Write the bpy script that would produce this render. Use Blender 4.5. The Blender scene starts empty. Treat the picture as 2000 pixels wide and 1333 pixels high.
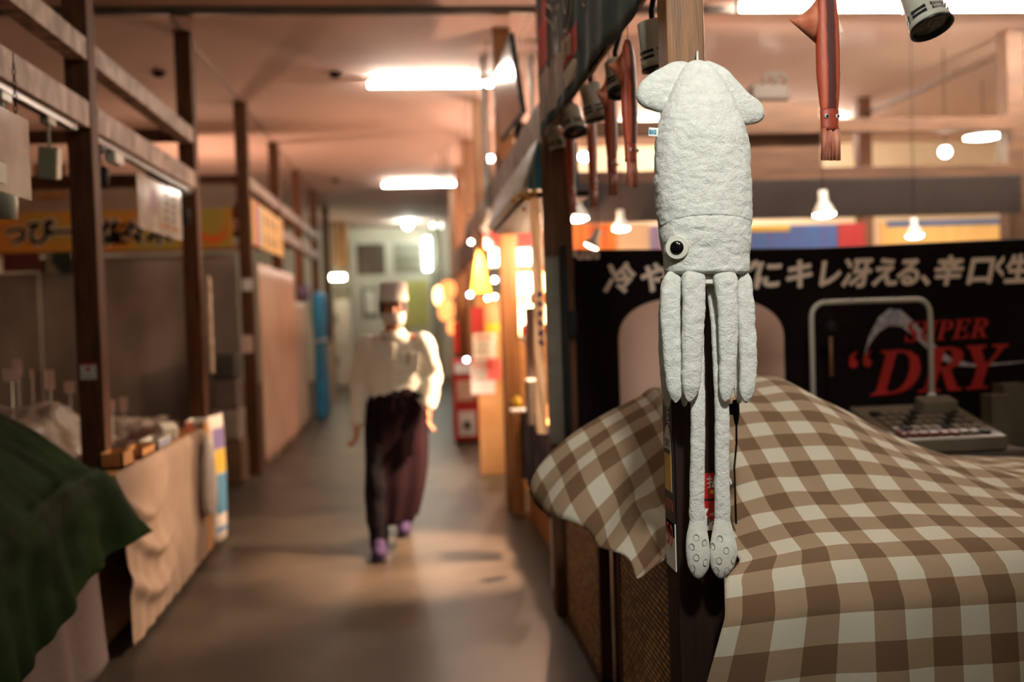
import bpy, bmesh, math, random
from mathutils import Vector, Matrix, noise

SC = bpy.context.scene
COL = SC.collection
random.seed(7)

# ------------------------------------------------------------------ camera
FPX = 1944.4
ROLL = -0.032
CAM = Vector((0, 0, 1.52))
_c = Vector(((808 - 1000) / FPX, (666.5 - 616) / FPX, -1.0))
_v = (Matrix.Rotation(ROLL, 3, 'Z') @ _c).normalized()
YAW = math.asin(-_v.x)
PITCH = math.atan2(_v.y, -_v.z)
CM = Matrix.Rotation(-YAW, 3, 'Z') @ Matrix.Rotation(math.pi / 2 - PITCH, 3, 'X') @ Matrix.Rotation(ROLL, 3, 'Z')
cd = bpy.data.cameras.new('camera')
cam = bpy.data.objects.new('camera', cd)
COL.objects.link(cam)
cam.matrix_world = Matrix.Translation(CAM) @ CM.to_4x4()
cd.sensor_width = 36
cd.lens = FPX * 36 / 2000
cd.clip_start = 0.05
cd.dof.use_dof = True
cd.dof.focus_distance = 2.5
cd.dof.aperture_fstop = 1.4
SC.camera = cam

# ------------------------------------------------------------------ world and exposure
w = bpy.data.worlds.new('world')
SC.world = w
w.use_nodes = True
w.node_tree.nodes['Background'].inputs[0].default_value = (1.0, 0.72, 0.5, 1)
w.node_tree.nodes['Background'].inputs[1].default_value = 0.006
SC.view_settings.view_transform = 'Standard'
SC.view_settings.look = 'None'
SC.view_settings.exposure = 0.0
SC.view_settings.gamma = 1
SC.view_settings.use_curve_mapping = False
SC.cycles.max_bounces = 6
SC.cycles.diffuse_bounces = 3
SC.cycles.glossy_bounces = 3
SC.cycles.transparent_max_bounces = 8
SC.cycles.sample_clamp_indirect = 4.0
SC.cycles.caustics_reflective = False
SC.cycles.caustics_refractive = False

# light levels of the lamps, seen ones and added ones
L_TUBE = 165.0        # far aisle ceiling tubes
L_NEAR = 34.0        # aisle tube overhead and the added unseen fill tubes
L_SIDE = 340.0        # tubes over the banner stall, and those added before the partition
L_STALL = 160.0      # reflector bulbs over the banner stall
W_KEY = 700.0        # beam of the awning lamp lighting the aisle, also scales two added lamps, watts
L_BARE = 1800.0       # bare bulbs added out of view for warm ceiling light
W_SPOT = 300.0       # added unseen spotlight aimed at the plush squid, watts


# ------------------------------------------------------------------ helpers
def ray(px, py):
    return CM @ Vector(((px - 1000) / FPX, (666.5 - py) / FPX, -1.0))


def P(px, py, Y):
    d = ray(px, py)
    return CAM + d * (Y / d.y)


def PX(px, py, X):
    d = ray(px, py)
    return CAM + d * (X / d.x)


def PZ(px, py, z):
    d = ray(px, py)
    return CAM + d * ((z - CAM.z) / d.z)


def s(r, g, b):
    f = lambda c: (c / 12.92 if c <= 0.04045 else ((c + 0.055) / 1.055) ** 2.4)
    return (f(r / 255), f(g / 255), f(b / 255), 1)


def mat(name, c1, c2=None, scale=6.0, rough=0.6, bump=0.0, bscale=80.0, stretch=(1, 1, 1), detail=4.0,
        metallic=0.0, spec=0.5, em=None, es=0.0, lo=0.35, hi=0.65, alpha=1.0, trans=0.0, sheen=0.0, sss=0.0):
    m = bpy.data.materials.new(name)
    m.use_nodes = True
    nt = m.node_tree
    b = nt.nodes['Principled BSDF']
    tc = nt.nodes.new('ShaderNodeTexCoord')
    mp = nt.nodes.new('ShaderNodeMapping')
    mp.inputs['Scale'].default_value = stretch
    nt.links.new(tc.outputs['Object'], mp.inputs['Vector'])
    n = nt.nodes.new('ShaderNodeTexNoise')
    n.inputs['Scale'].default_value = scale
    n.inputs['Detail'].default_value = detail
    nt.links.new(mp.outputs['Vector'], n.inputs['Vector'])
    r = nt.nodes.new('ShaderNodeValToRGB')
    r.color_ramp.elements[0].position = lo
    r.color_ramp.elements[1].position = hi
    r.color_ramp.elements[0].color = c1
    r.color_ramp.elements[1].color = c2 or tuple(min(1, c * 1.12) for c in c1[:3]) + (1,)
    nt.links.new(n.outputs['Fac'], r.inputs['Fac'])
    nt.links.new(r.outputs['Color'], b.inputs['Base Color'])
    b.inputs['Roughness'].default_value = rough
    b.inputs['Metallic'].default_value = metallic
    b.inputs['Specular IOR Level'].default_value = spec
    b.inputs['Alpha'].default_value = alpha
    b.inputs['Transmission Weight'].default_value = trans
    b.inputs['Sheen Weight'].default_value = sheen
    if em:
        b.inputs['Emission Color'].default_value = em
        b.inputs['Emission Strength'].default_value = es
    if bump:
        n2 = nt.nodes.new('ShaderNodeTexNoise')
        n2.inputs['Scale'].default_value = bscale
        n2.inputs['Detail'].default_value = 4
        nt.links.new(mp.outputs['Vector'], n2.inputs['Vector'])
        bp = nt.nodes.new('ShaderNodeBump')
        bp.inputs['Strength'].default_value = bump
        bp.inputs['Distance'].default_value = 0.01
        nt.links.new(n2.outputs['Fac'], bp.inputs['Height'])
        nt.links.new(bp.outputs['Normal'], b.inputs['Normal'])
    return m


def translucent(m, k=0.5):
    """thin cloth that lets part of the light through"""
    nt = m.node_tree
    b = nt.nodes['Principled BSDF']
    t = nt.nodes.new('ShaderNodeBsdfTranslucent')
    x = nt.nodes.new('ShaderNodeMixShader')
    x.inputs[0].default_value = k
    nt.links.new(b.inputs['Base Color'].links[0].from_socket, t.inputs['Color'])
    nt.links.new(b.outputs[0], x.inputs[1])
    nt.links.new(t.outputs[0], x.inputs[2])
    nt.links.new(x.outputs[0], nt.nodes['Material Output'].inputs['Surface'])
    return m


def lamp_mat(name, col, strength):
    return mat(name, (0.8, 0.8, 0.8, 1), em=col, es=strength, rough=0.5)


class MB:
    """collects shapes into one mesh"""

    def __init__(self):
        self.bm = bmesh.new()

    def face(self, pts):
        return self.bm.faces.new([self.bm.verts.new(p) for p in pts])

    def box(self, a, b):
        x0, x1 = sorted((a[0], b[0])); y0, y1 = sorted((a[1], b[1])); z0, z1 = sorted((a[2], b[2]))
        v = [self.bm.verts.new(p) for p in ((x0, y0, z0), (x1, y0, z0), (x1, y1, z0), (x0, y1, z0),
                                             (x0, y0, z1), (x1, y0, z1), (x1, y1, z1), (x0, y1, z1))]
        for f in ((0, 3, 2, 1), (4, 5, 6, 7), (0, 1, 5, 4), (1, 2, 6, 5), (2, 3, 7, 6), (3, 0, 4, 7)):
            self.bm.faces.new([v[i] for i in f])
        return self

    def obox(self, c, size, R):
        """box at c with size, turned by the 3x3 R"""
        h = Vector(size) / 2
        v = [self.bm.verts.new(Vector(c) + R @ Vector((sx * h.x, sy * h.y, sz * h.z)))
             for sz in (-1, 1) for sx, sy in ((-1, -1), (1, -1), (1, 1), (-1, 1))]
        for f in ((0, 3, 2, 1), (4, 5, 6, 7), (0, 1, 5, 4), (1, 2, 6, 5), (2, 3, 7, 6), (3, 0, 4, 7)):
            self.bm.faces.new([v[i] for i in f])
        return self

    def rings(self, rs, cap0=True, cap1=True, closed=True):
        """rs: list of rings (equal length lists of points)"""
        vs = [[self.bm.verts.new(p) for p in r] for r in rs]
        n = len(vs[0])
        for a, b in zip(vs, vs[1:]):
            for i in range(n if closed else n - 1):
                j = (i + 1) % n
                self.bm.faces.new((a[i], a[j], b[j], b[i]))
        if cap0:
            self.bm.faces.new(list(reversed(vs[0])))
        if cap1:
            self.bm.faces.new(vs[-1])
        return self

    def tube(self, pts, r, n=12, flat=1.0, caps=True):
        """tube through pts; r: number or list"""
        pts = [Vector(p) for p in pts]
        rs = [r] * len(pts) if isinstance(r, (int, float)) else r
        out = []
        up = None
        for i, p in enumerate(pts):
            t = (pts[min(i + 1, len(pts) - 1)] - pts[max(i - 1, 0)]).normalized()
            if up is None:
                up = Vector((0, 1, 0)) if abs(t.y) < 0.9 else Vector((1, 0, 0))
            a = t.cross(up).normalized()
            b = a.cross(t).normalized()
            up = b
            out.append([p + a * math.cos(k * 2 * math.pi / n) * rs[i] + b * math.sin(k * 2 * math.pi / n) * rs[i] * flat
                        for k in range(n)])
        return self.rings(out, caps, caps)

    def lathe(self, prof, c=(0, 0, 0), R=None, n=24, cap0=False, cap1=False):
        R = R or Matrix.Identity(3)
        c = Vector(c)
        return self.rings([[c + R @ Vector((r * math.cos(k * 2 * math.pi / n), r * math.sin(k * 2 * math.pi / n), z))
                            for k in range(n)] for r, z in prof], cap0, cap1)

    def capsule(self, a, b, ra, rb, n=12):
        a, b = Vector(a), Vector(b)
        t = (b - a).normalized()
        pts = [a - t * ra * k for k in (0.98, 0.8, 0.45)] + [a, b] + [b + t * rb * k for k in (0.45, 0.8, 0.98)]
        rr = [ra * k for k in (0.2, 0.6, 0.89)] + [ra, rb] + [rb * k for k in (0.89, 0.6, 0.2)]
        return self.tube(pts, rr, n)

    def ball(self, c, r, n=16):
        c = Vector(c)
        r = Vector((r, r, r)) if isinstance(r, (int, float)) else Vector(r)
        rs = []
        m = n // 2
        for i in range(1, m):
            a = math.pi * i / m
            rs.append([c + Vector((r.x * math.sin(a) * math.cos(k * 2 * math.pi / n),
                                   r.y * math.sin(a) * math.sin(k * 2 * math.pi / n), -r.z * math.cos(a))) for k in range(n)])
        return self.rings(rs)

    def grid(self, f, nu, nv, uv=None):
        """f(i, j) -> point"""
        vs = [[self.bm.verts.new(f(i, j)) for j in range(nv + 1)] for i in range(nu + 1)]
        lay = self.bm.loops.layers.uv.verify() if uv else None
        for i in range(nu):
            for j in range(nv):
                q = ((i, j), (i + 1, j), (i + 1, j + 1), (i, j + 1))
                fc = self.bm.faces.new([vs[a][b] for a, b in q])
                if uv:
                    for lp, (a, b) in zip(fc.loops, q):
                        lp[lay].uv = uv(a, b)
        return self

    def build(self, name, m, parent=None, smooth=False, bevel=0.0, thick=0.0, subsurf=0, fix=True):
        if fix:
            bmesh.ops.recalc_face_normals(self.bm, faces=self.bm.faces)
        me = bpy.data.meshes.new(name)
        self.bm.to_mesh(me)
        self.bm.free()
        if smooth:
            me.polygons.foreach_set('use_smooth', [True] * len(me.polygons))
        o = bpy.data.objects.new(name, me)
        COL.objects.link(o)
        if m:
            me.materials.append(m)
        if parent:
            o.parent = parent
            o.matrix_parent_inverse = world_of(parent).inverted()
        if thick:
            md = o.modifiers.new('thickness', 'SOLIDIFY')
            md.thickness = thick
            md.offset = 0
        if bevel:
            md = o.modifiers.new('bevel', 'BEVEL')
            md.width = bevel
            md.segments = 2
            md.limit_method = 'ANGLE'
        if subsurf:
            md = o.modifiers.new('sub', 'SUBSURF')
            md.levels = md.render_levels = subsurf
        return o


def world_of(o):
    m = o.matrix_basis.copy()
    if o.parent:
        m = world_of(o.parent) @ o.matrix_parent_inverse @ m
    return m


def tag(o, label, cat, group=None, kind=None):
    o['label'] = label
    o['category'] = cat
    if group:
        o['group'] = group
    if kind:
        o['kind'] = kind
    return o


def struct(o, label=None, cat=None):
    o['kind'] = 'structure'
    if label:
        o['label'] = label
        o['category'] = cat
    return o


def empty(name, loc, label, cat, group=None):
    o = bpy.data.objects.new(name, None)
    COL.objects.link(o)
    o.location = loc
    o.empty_display_size = 0.1
    return tag(o, label, cat, group)


def copy_tree(o, parent=None):
    c = o.copy()
    COL.objects.link(c)
    if parent:
        c.parent = parent
    for ch in list(o.children):
        copy_tree(ch, c)
    return c


def text(name, body, size, m, parent, origin, xdir, ydir, shear=0.0, bold=0.0, extrude=0.0008, sx=1.0, align='LEFT', label=None, warp=None, fat=0.0):
    """lettering: origin is the lower left (or centre) of the line"""
    cu = bpy.data.curves.new(name, 'FONT')
    cu.body = body
    cu.size = size
    cu.shear = shear
    cu.offset = bold
    cu.extrude = extrude
    cu.align_x = align
    cu.resolution_u = 3
    t = bpy.data.objects.new('tmp', cu)
    COL.objects.link(t)
    dg = bpy.context.evaluated_depsgraph_get()
    me = bpy.data.meshes.new_from_object(t.evaluated_get(dg), depsgraph=dg)
    bpy.data.objects.remove(t)
    bpy.data.curves.remove(cu)
    x = Vector(xdir).normalized()
    y = Vector(ydir)
    y = (y - x * y.dot(x)).normalized()
    z = x.cross(y)
    M = Matrix((x * sx, y, z)).transposed().to_4x4()
    M.translation = Vector(origin)
    if fat:
        b = bmesh.new()
        for dx, dy in ((-fat, 0), (fat, 0), (0, -fat), (0, fat)):
            m2 = me.copy()
            m2.transform(Matrix.Translation((dx, dy, 0)))
            b.from_mesh(m2)
            bpy.data.meshes.remove(m2)
        b.to_mesh(me)
        b.free()
    me.transform(M)
    if warp:
        for v in me.vertices:
            v.co = warp(v.co)
    me.name = name
    me.materials.clear()
    me.materials.append(m)
    o = bpy.data.objects.new(name, me)
    COL.objects.link(o)
    if parent:
        o.parent = parent
        o.matrix_parent_inverse = world_of(parent).inverted()
    if label:
        o['label'] = label
    return o


def boxpx(name, x0, y0, x1, y1, Y, th, m, parent=None, bevel=0.0, depth_dir=1):
    """axis-aligned box whose front face shows at pixels (x0,y0)-(x1,y1) at depth Y"""
    a, b, c, d = P(x0, y0, Y), P(x1, y0, Y), P(x0, y1, Y), P(x1, y1, Y)
    X0, X1 = (a.x + c.x) / 2, (b.x + d.x) / 2
    Z1, Z0 = (a.z + b.z) / 2, (c.z + d.z) / 2
    return MB().box((X0, Y, Z0), (X1, Y + th * depth_dir, Z1)).build(name, m, parent, bevel=bevel)


def boxpt(x0, y0, x1, y1, Y):
    a, b, c, d = P(x0, y0, Y), P(x1, y0, Y), P(x0, y1, Y), P(x1, y1, Y)
    return (a.x + c.x) / 2, (b.x + d.x) / 2, (c.z + d.z) / 2, (a.z + b.z) / 2


def fbm(p, sc, o=3):
    v = 0
    a = 1
    for k in range(o):
        v += a * noise.noise(Vector(p) * sc)
        a *= 0.5
        sc *= 2.1
    return v


# ------------------------------------------------------------------ materials
M = {}
M['floor'] = mat('concrete_floor', s(56, 49, 39), s(76, 67, 54), scale=1.6, rough=0.42, bump=0.05, bscale=40, detail=8, spec=0.4)
M['ceiling'] = mat('ceiling_paint', s(224, 194, 182), s(228, 200, 188), scale=1, rough=0.8)
M['wall'] = mat('wall_paint', s(214, 208, 188), s(222, 216, 198), scale=2, rough=0.8)
M['post'] = mat('dark_timber', s(72, 45, 28), s(98, 62, 38), scale=9, rough=0.65, spec=0.2, stretch=(6, 6, 0.5), bump=0.15, bscale=30)
M['rail'] = mat('worn_timber', s(116, 92, 76), s(176, 152, 134), scale=5, rough=0.6, stretch=(2, 2.5, 1.2), bump=0.15, bscale=20, detail=8, lo=0.38, hi=0.6)
M['rail_d'] = mat('brown_timber', s(82, 56, 38), s(106, 74, 50), scale=5, rough=0.6, stretch=(0.6, 4, 4), bump=0.1, bscale=20)
M['oak'] = mat('oak_timber', s(112, 74, 38), s(142, 98, 54), scale=7, rough=0.5, stretch=(7, 7, 0.4), bump=0.12, bscale=30, detail=6)
M['black'] = mat('black_plastic', s(18, 17, 17), s(28, 26, 25), rough=0.6, spec=0.15)
M['white'] = mat('white_plastic', s(214, 214, 204), s(224, 224, 214), rough=0.45)
M['steel'] = mat('painted_steel', s(150, 150, 146), s(168, 168, 162), rough=0.35, metallic=0.6)
M['paper'] = mat('paper', s(232, 228, 216), s(240, 236, 226), rough=0.7)
M['red'] = mat('red_print', s(176, 26, 24), s(190, 34, 30), rough=0.5)
M['ink'] = mat('black_ink', s(24, 20, 20), s(30, 26, 25), rough=0.6)
M['trim'] = mat('ceiling_trim', s(70, 62, 54), s(84, 74, 64), rough=0.5)
M['tube'] = lamp_mat('tube_glow', (1.0, 0.86, 0.72, 1), L_TUBE)
M['tube_near'] = lamp_mat('tube_glow_cool', (0.99, 1.0, 0.90, 1), L_NEAR)
M['fill_counter'] = lamp_mat('fill_glow_counter', (1.0, 0.96, 0.82, 1), L_NEAR * 2.0)
M['fill_mid'] = lamp_mat('fill_glow_mid', (1.0, 0.95, 0.82, 1), L_NEAR * 0.8)
M['tube_side'] = lamp_mat('tube_glow_side', (1.0, 0.84, 0.70, 1), L_SIDE)

# ------------------------------------------------------------------ room shell
CZ = 3.66
YB = 24.4
struct(MB().box((-6, -5, -0.1), (8, YB + 0.3, 0)).build('floor', M['floor']))
struct(MB().box((-6, -5, CZ), (8, YB + 0.3, CZ + 0.1)).build('ceiling', M['ceiling']))
struct(MB().box((-6, YB, 0), (8, YB + 0.2, CZ)).build('wall_back', M['wall']))
struct(MB().box((-6.2, -5, 0), (-6, YB, CZ)).build('wall_left', M['wall']))
struct(MB().box((8, -5, 0), (8.2, YB, CZ)).build('wall_right', M['wall']))
struct(MB().box((-6, -5.2, 0), (8, -5, CZ)).build('wall_front', M['wall']))
struct(MB().box((-6, 6.98, CZ - 0.05), (8, 7.03, CZ)).build('trim_1', M['trim']))
for k, X in enumerate((-1.62, 0.9)):
    struct(MB().box((X, 7.05, CZ - 0.006), (X + 0.012, YB, CZ)).build('trim_%d' % (k + 2), M['trim']))


# ceiling tubes
def tube_light(x0, x1, Y, m, label, group=None, z=CZ):
    e = empty('fluorescent_tube_light', ((x0 + x1) / 2, Y, z), label, 'ceiling light', group)
    MB().box((x0 - 0.03, Y - 0.045, z - 0.035), (x1 + 0.03, Y + 0.045, z)).build('housing', M['white'], e, bevel=0.006)
    MB().tube([(x0, Y, z - 0.062), (x1, Y, z - 0.062)], 0.017, 12).build('tube', m, e, smooth=True)
    for x in (x0 - 0.012, x1 + 0.012):
        MB().box((x - 0.012, Y - 0.02, z - 0.085), (x + 0.012, Y + 0.02, z - 0.034)).build('socket', M['white'], e)
    return e


tube_light(-0.33, 0.78, 9.1, M['tube'], 'bright fluorescent tube across the aisle ceiling, the nearer one in view')
tube_light(-0.4, 0.76, 16.0, M['tube'], 'small fluorescent tube across the far aisle ceiling near two bulbs')
tube_light(-0.4, 0.75, 2.1, M['tube_near'], 'ceiling tube straight above the photographer in the aisle')
tube_light(-0.9, 0.9, -0.9, M['tube_near'], 'added ceiling tube behind the photographer, unseen fill for the plush squid')  # added tube out of view, lights the squid from the front
sp_ = empty('added_spotlight', (0.5, 0.2, CZ), 'added unseen spotlight above the photographer aimed at the plush squid', 'spotlight')  # unseen spotlight, put in to brighten the squid and counter
_p, _t = Vector((0.5, 0.2, 3.35)), Vector((0.80, 2.5, 1.72))
_d = (_t - _p).normalized()
_R = _d.to_track_quat('-Z', 'Y').to_matrix()
MB().lathe([(0.05, 0.09), (0.055, 0.0), (0.058, -0.06), (0.05, -0.06), (0.045, 0.0)], _p, _R, 24, True).build('can', M['white'], sp_, smooth=True)
MB().tube([_p + Vector((0, 0, 0.08)), (_p.x, _p.y, CZ)], 0.012, 10).build('stem', M['white'], sp_)
_l = bpy.data.lights.new('spot_beam', 'SPOT')
_l.energy = W_SPOT
_l.color = (1.0, 0.985, 0.92)
_l.spot_size = math.radians(46)
_l.spot_blend = 0.9
_l.shadow_soft_size = 0.12
_o = bpy.data.objects.new('spot_beam', _l)
COL.objects.link(_o)
_o.parent = sp_
_o.matrix_parent_inverse = world_of(sp_).inverted()
_o.matrix_basis = Matrix.Translation(_p + _d * 0.07) @ _R.to_4x4()
tube_light(-0.5, 0.6, 4.4, M['fill_mid'], 'added unseen fill tube over the aisle between the cook and the photographer')  # added front fill for the cook, not part of the tube row
tube_light(2.3, 3.5, 2.1, M['fill_counter'], 'added unseen ceiling tube over the gingham cloth counter, fill for cloth and banner')  # unseen tube put in to brighten the banner and the cloth
for k, x in enumerate((2.4, 3.9)):
    tube_light(x, x + 1.2, 11.3, M['tube_side'], 'added ceiling tube brightening the cream partition wall behind the crossrails', 'added tubes before the cream partition')  # tubes added behind the rail to brighten the partition
for k, x in enumerate((2.35, 3.65, 4.95)):
    tube_light(x, x + 1.2, 6.86, M['tube_side'], 'long white ceiling tube beside the ceiling trim above the black banner',
               'row of tubes over the banner stall')

# ------------------------------------------------------------------ timber frame of the stalls
ORD = ['first', 'second', 'third', 'fourth', 'fifth', 'sixth', 'seventh', 'eighth']
LX = -1.56
LPY = [5.15, 7.55, 9.97, 12.27, 14.6, 17.0, 19.3]
L_LABELS = ['dark timber post behind the green tarp with a small white notice on it',
            'dark timber post at the end of the cream cloth counter',
            'dark timber post beside the pale pink plastic curtain',
            'dark post behind the yellow signboard over the pale pink curtain',
            'dark post just past the blue tarp roll, fifth of its row',
            'dark post between the blue tarp and the pale upright board, sixth of its row',
            'last dark post of the curtain-side row before the white end wall']
for y, lab in zip(LPY, L_LABELS):
    o = MB().box((LX - 0.12, y, 0), (LX, y + 0.12, CZ)).build('timber_post', M['post'], bevel=0.006)
    tag(o, lab, 'post', 'posts of the stalls on the curtain side')
RX = 0.66
RPY = [4.87, 7.5, 10.1, 12.3, 14.6, 17.0]
R_LABELS = ['dark timber post between the black beer banner and the teal awning',
            'orange-lit timber post under the awning beside the glowing shelves',
            'brown timber post above the yellow triangular sign, rising to the ceiling',
            'slim brown post past the yellow triangular sign, fourth of its row',
            'thin distant post close to the small round ceiling glow, fifth of its row',
            'furthest thin post of the row on the plush squid side']
for y, lab in zip(RPY, R_LABELS):
    x1 = RX + 0.135
    o = MB().box((RX, y, 0), (x1, y + 0.12, CZ)).build('timber_post', M['post' if y < 7 else 'oak'], bevel=0.006)
    tag(o, lab, 'post', 'posts of the stalls on the plush squid side')


def rail(a, b, m, label, group):
    o = MB().box(a, b).build('timber_rail', m, bevel=0.004)
    return tag(o, label, 'rail', group)


prev = 0.6
for k, y in enumerate(LPY[:6]):
    between = ['over the green tarp', 'over the cream cloth counter', 'over the grey curtained gap',
               'over the pale pink curtain', 'over the blue tarp roll', 'above the pale upright board'][k]
    for z0, z1, nm in ((2.835, 2.945, 'upper'), (2.50, 2.63, 'lower')):
        if k == 2:
            continue
        rail((LX - 0.10, prev, z0), (LX - 0.005, y, z1), M['rail'], 'worn pale %s rail along the aisle %s' % (nm, between),
             'aisle rails of the curtain side')
    prev = y + 0.12
for k, y in enumerate(LPY[1:5]):
    between = ['behind the hanging spotlights', 'over the yellow lettered banner', 'behind the yellow signboard', 'behind the blue tarp roll'][k]
    for z0, z1, nm in ((2.86, 2.95, 'upper'), (2.53, 2.62, 'lower')):
        rail((-5.9, y + 0.02, z0), (LX - 0.12, y + 0.10, z1), M['post'], 'dark %s crossrail running back from the aisle %s' % (nm, between),
             'crossrails of the curtain side')
prev = 2.72
for k, y in enumerate(RPY[:4]):
    between = ['behind the dark green lettered noren', 'over the teal awning below the tilted screen', 'over the yellow triangular sign', 'past the slim brown post'][k]
    rail((RX + 0.005, prev, 2.38), (RX + (0.02 if k == 0 else 0.09), y, 2.58), M['rail'], 'worn pale rail along the aisle %s' % between, 'aisle rails of the squid side')
    prev = y + 0.12
for z0, z1, nm in ((2.84, 2.95, 'upper'), (2.47, 2.57, 'lower')):
    rail((RX + 0.14, 7.52, z0), (4.80, 7.60, z1), M['rail_d'], 'light brown %s crossrail above the black banner' % nm, 'crossrails of the squid side')
tag(MB().box((4.80, 7.6, 0), (4.95, 7.75, CZ)).build('timber_post', M['rail_d'], bevel=0.006),
    'light brown post at the far end of the black banner', 'post', 'posts of the stalls on the plush squid side')
tag(MB().box((4.72, 10.1, 0), (4.86, 10.24, CZ)).build('timber_post', M['post'], bevel=0.006),
    'dark brown post glimpsed between the crossrails above the banner', 'post', 'posts of the stalls on the plush squid side')

# pillar that carries the plush squid
pil = empty('timber_pillar', (0.79, 2.62, 0), 'oak pillar with darker lower half that carries the plush squid', 'pillar')
PILX0, PILX1 = 0.692, 0.794
MB().box((PILX0, 2.60, 0), (PILX1, 2.70, CZ)).build('shaft', M['oak'], pil, bevel=0.005)
M['umber'] = mat('dark_umber', s(40, 25, 21), s(48, 31, 25), scale=8, rough=0.7, stretch=(6, 6, 0.4), spec=0.2)
o = MB().box((PILX0 - 0.012, 2.588, 0), (PILX1 + 0.012, 2.60, 1.60)).build('dark_layer', M['umber'], pil, bevel=0.003)  # thin layer, darker than the shaft, over its lower part
o['label'] = 'dark umber layer on the lower front'
o = MB().box((PILX0 - 0.012, 2.60, 0), (PILX0, 2.70, 1.60)).build('dark_layer', M['umber'], pil, bevel=0.003)
MB().box((PILX1, 2.60, 0), (PILX1 + 0.012, 2.70, 1.60)).build('dark_layer', M['umber'], pil, bevel=0.003)

# ------------------------------------------------------------------ white plush squid
YS = 2.503


def plush_mat(name, c1, c2, bump=0.85):
    m = mat(name, c1, c2, scale=60, rough=0.95, spec=0.1, sheen=0.35, lo=0.3, hi=0.7)
    nt = m.node_tree
    b = nt.nodes['Principled BSDF']
    tc = [n for n in nt.nodes if n.type == 'TEX_COORD'][0]
    mp = nt.nodes.new('ShaderNodeMapping')
    mp.inputs['Scale'].default_value = (1, 1, 0.45)
    nt.links.new(tc.outputs['Object'], mp.inputs['Vector'])
    na = nt.nodes.new('ShaderNodeTexNoise')
    na.inputs['Scale'].default_value = 520
    na.inputs['Detail'].default_value = 3
    na.inputs['Distortion'].default_value = 0.3
    nt.links.new(mp.outputs['Vector'], na.inputs['Vector'])
    nb = nt.nodes.new('ShaderNodeTexNoise')
    nb.inputs['Scale'].default_value = 48
    nb.inputs['Detail'].default_value = 8
    nb.inputs['Roughness'].default_value = 0.62
    nb.inputs['Distortion'].default_value = 0.4
    nt.links.new(tc.outputs['Object'], nb.inputs['Vector'])
    ad = nt.nodes.new('ShaderNodeMath')
    ad.operation = 'MULTIPLY_ADD'
    ad.inputs[1].default_value = 0.35
    nt.links.new(na.outputs['Fac'], ad.inputs[0])
    nt.links.new(nb.outputs['Fac'], ad.inputs[2])
    bp = nt.nodes.new('ShaderNodeBump')
    bp.inputs['Strength'].default_value = bump
    bp.inputs['Distance'].default_value = 0.010
    nt.links.new(ad.outputs[0], bp.inputs['Height'])
    nt.links.new(bp.outputs['Normal'], b.inputs['Normal'])
    return m


M['plush'] = plush_mat('white_plush', s(222, 224, 214), s(236, 238, 230))
M['club'] = plush_mat('smooth_plush', s(214, 214, 202), s(228, 228, 216), 0.3)


def lerp_tab(tab, t):
    """smooth interpolation in rows [(t, a, b, ...)]"""
    if t <= tab[0][0]:
        return tab[0][1:]
    for i in range(len(tab) - 1):
        a, b = tab[i], tab[i + 1]
        if t <= b[0]:
            p0 = tab[i - 1] if i else a
            p3 = tab[i + 2] if i + 2 < len(tab) else b
            u = (t - a[0]) / (b[0] - a[0])
            out = []
            for k in range(1, len(a)):
                m1 = (b[k] - p0[k]) / (b[0] - p0[0]) * (b[0] - a[0])
                m2 = (p3[k] - a[k]) / (p3[0] - a[0]) * (b[0] - a[0])
                h = 2 * u ** 3 - 3 * u ** 2 + 1, u ** 3 - 2 * u ** 2 + u, -2 * u ** 3 + 3 * u ** 2, u ** 3 - u ** 2
                out.append(h[0] * a[k] + h[1] * m1 + h[2] * b[k] + h[3] * m2)
            return tuple(out)
    return tab[-1][1:]


def ruffle(p, n, amp=0.0022, seed=0.0):
    q = Vector(p) + Vector((seed, seed * 1.7, -seed))
    v = noise.noise(q * 22) * 0.6 + noise.noise(q * 52) * 0.4 - max(0, noise.noise(Vector((q.x * 38, q.y * 38, q.z * 70))) - 0.1) * 1.1
    return Vector(p) + n * v * amp


def body_px(name, rows, Y, dr, m, parent, steps=110, n=72, power=2.4, amp=0.0036, seed=0, dmax=0.085, sag=None):
    """plush body from (y, left, right) pixel rows at depth Y; dr = depth over width"""
    y0, y1 = rows[0][0], rows[-1][0]
    rs = []
    for i in range(steps + 1):
        t = i / steps
        y = y0 + (y1 - y0) * t
        l, r = lerp_tab(rows, y)
        L, R = P(l, y, Y), P(r, y, Y)
        c = (L + R) / 2
        ax = (R - L) / 2
        d = min(ax.length * dr, dmax)
        ring = []
        for k in range(n):
            a = 2 * math.pi * k / n
            ca, sa = math.cos(a), math.sin(a)
            e = 2 / power
            px = math.copysign(abs(ca) ** e, ca)
            py = math.copysign(abs(sa) ** e, sa)
            p = c + ax * px + Vector((0, d * py, 0))
            if sag:
                p.z += sag(px, py, t)
            nn = (ax.normalized() * ca + Vector((0, sa, 0)))
            ring.append(ruffle(p, nn, amp, seed))
        rs.append(ring)
    return MB().rings(rs).build(name, m, parent, smooth=True)


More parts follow.
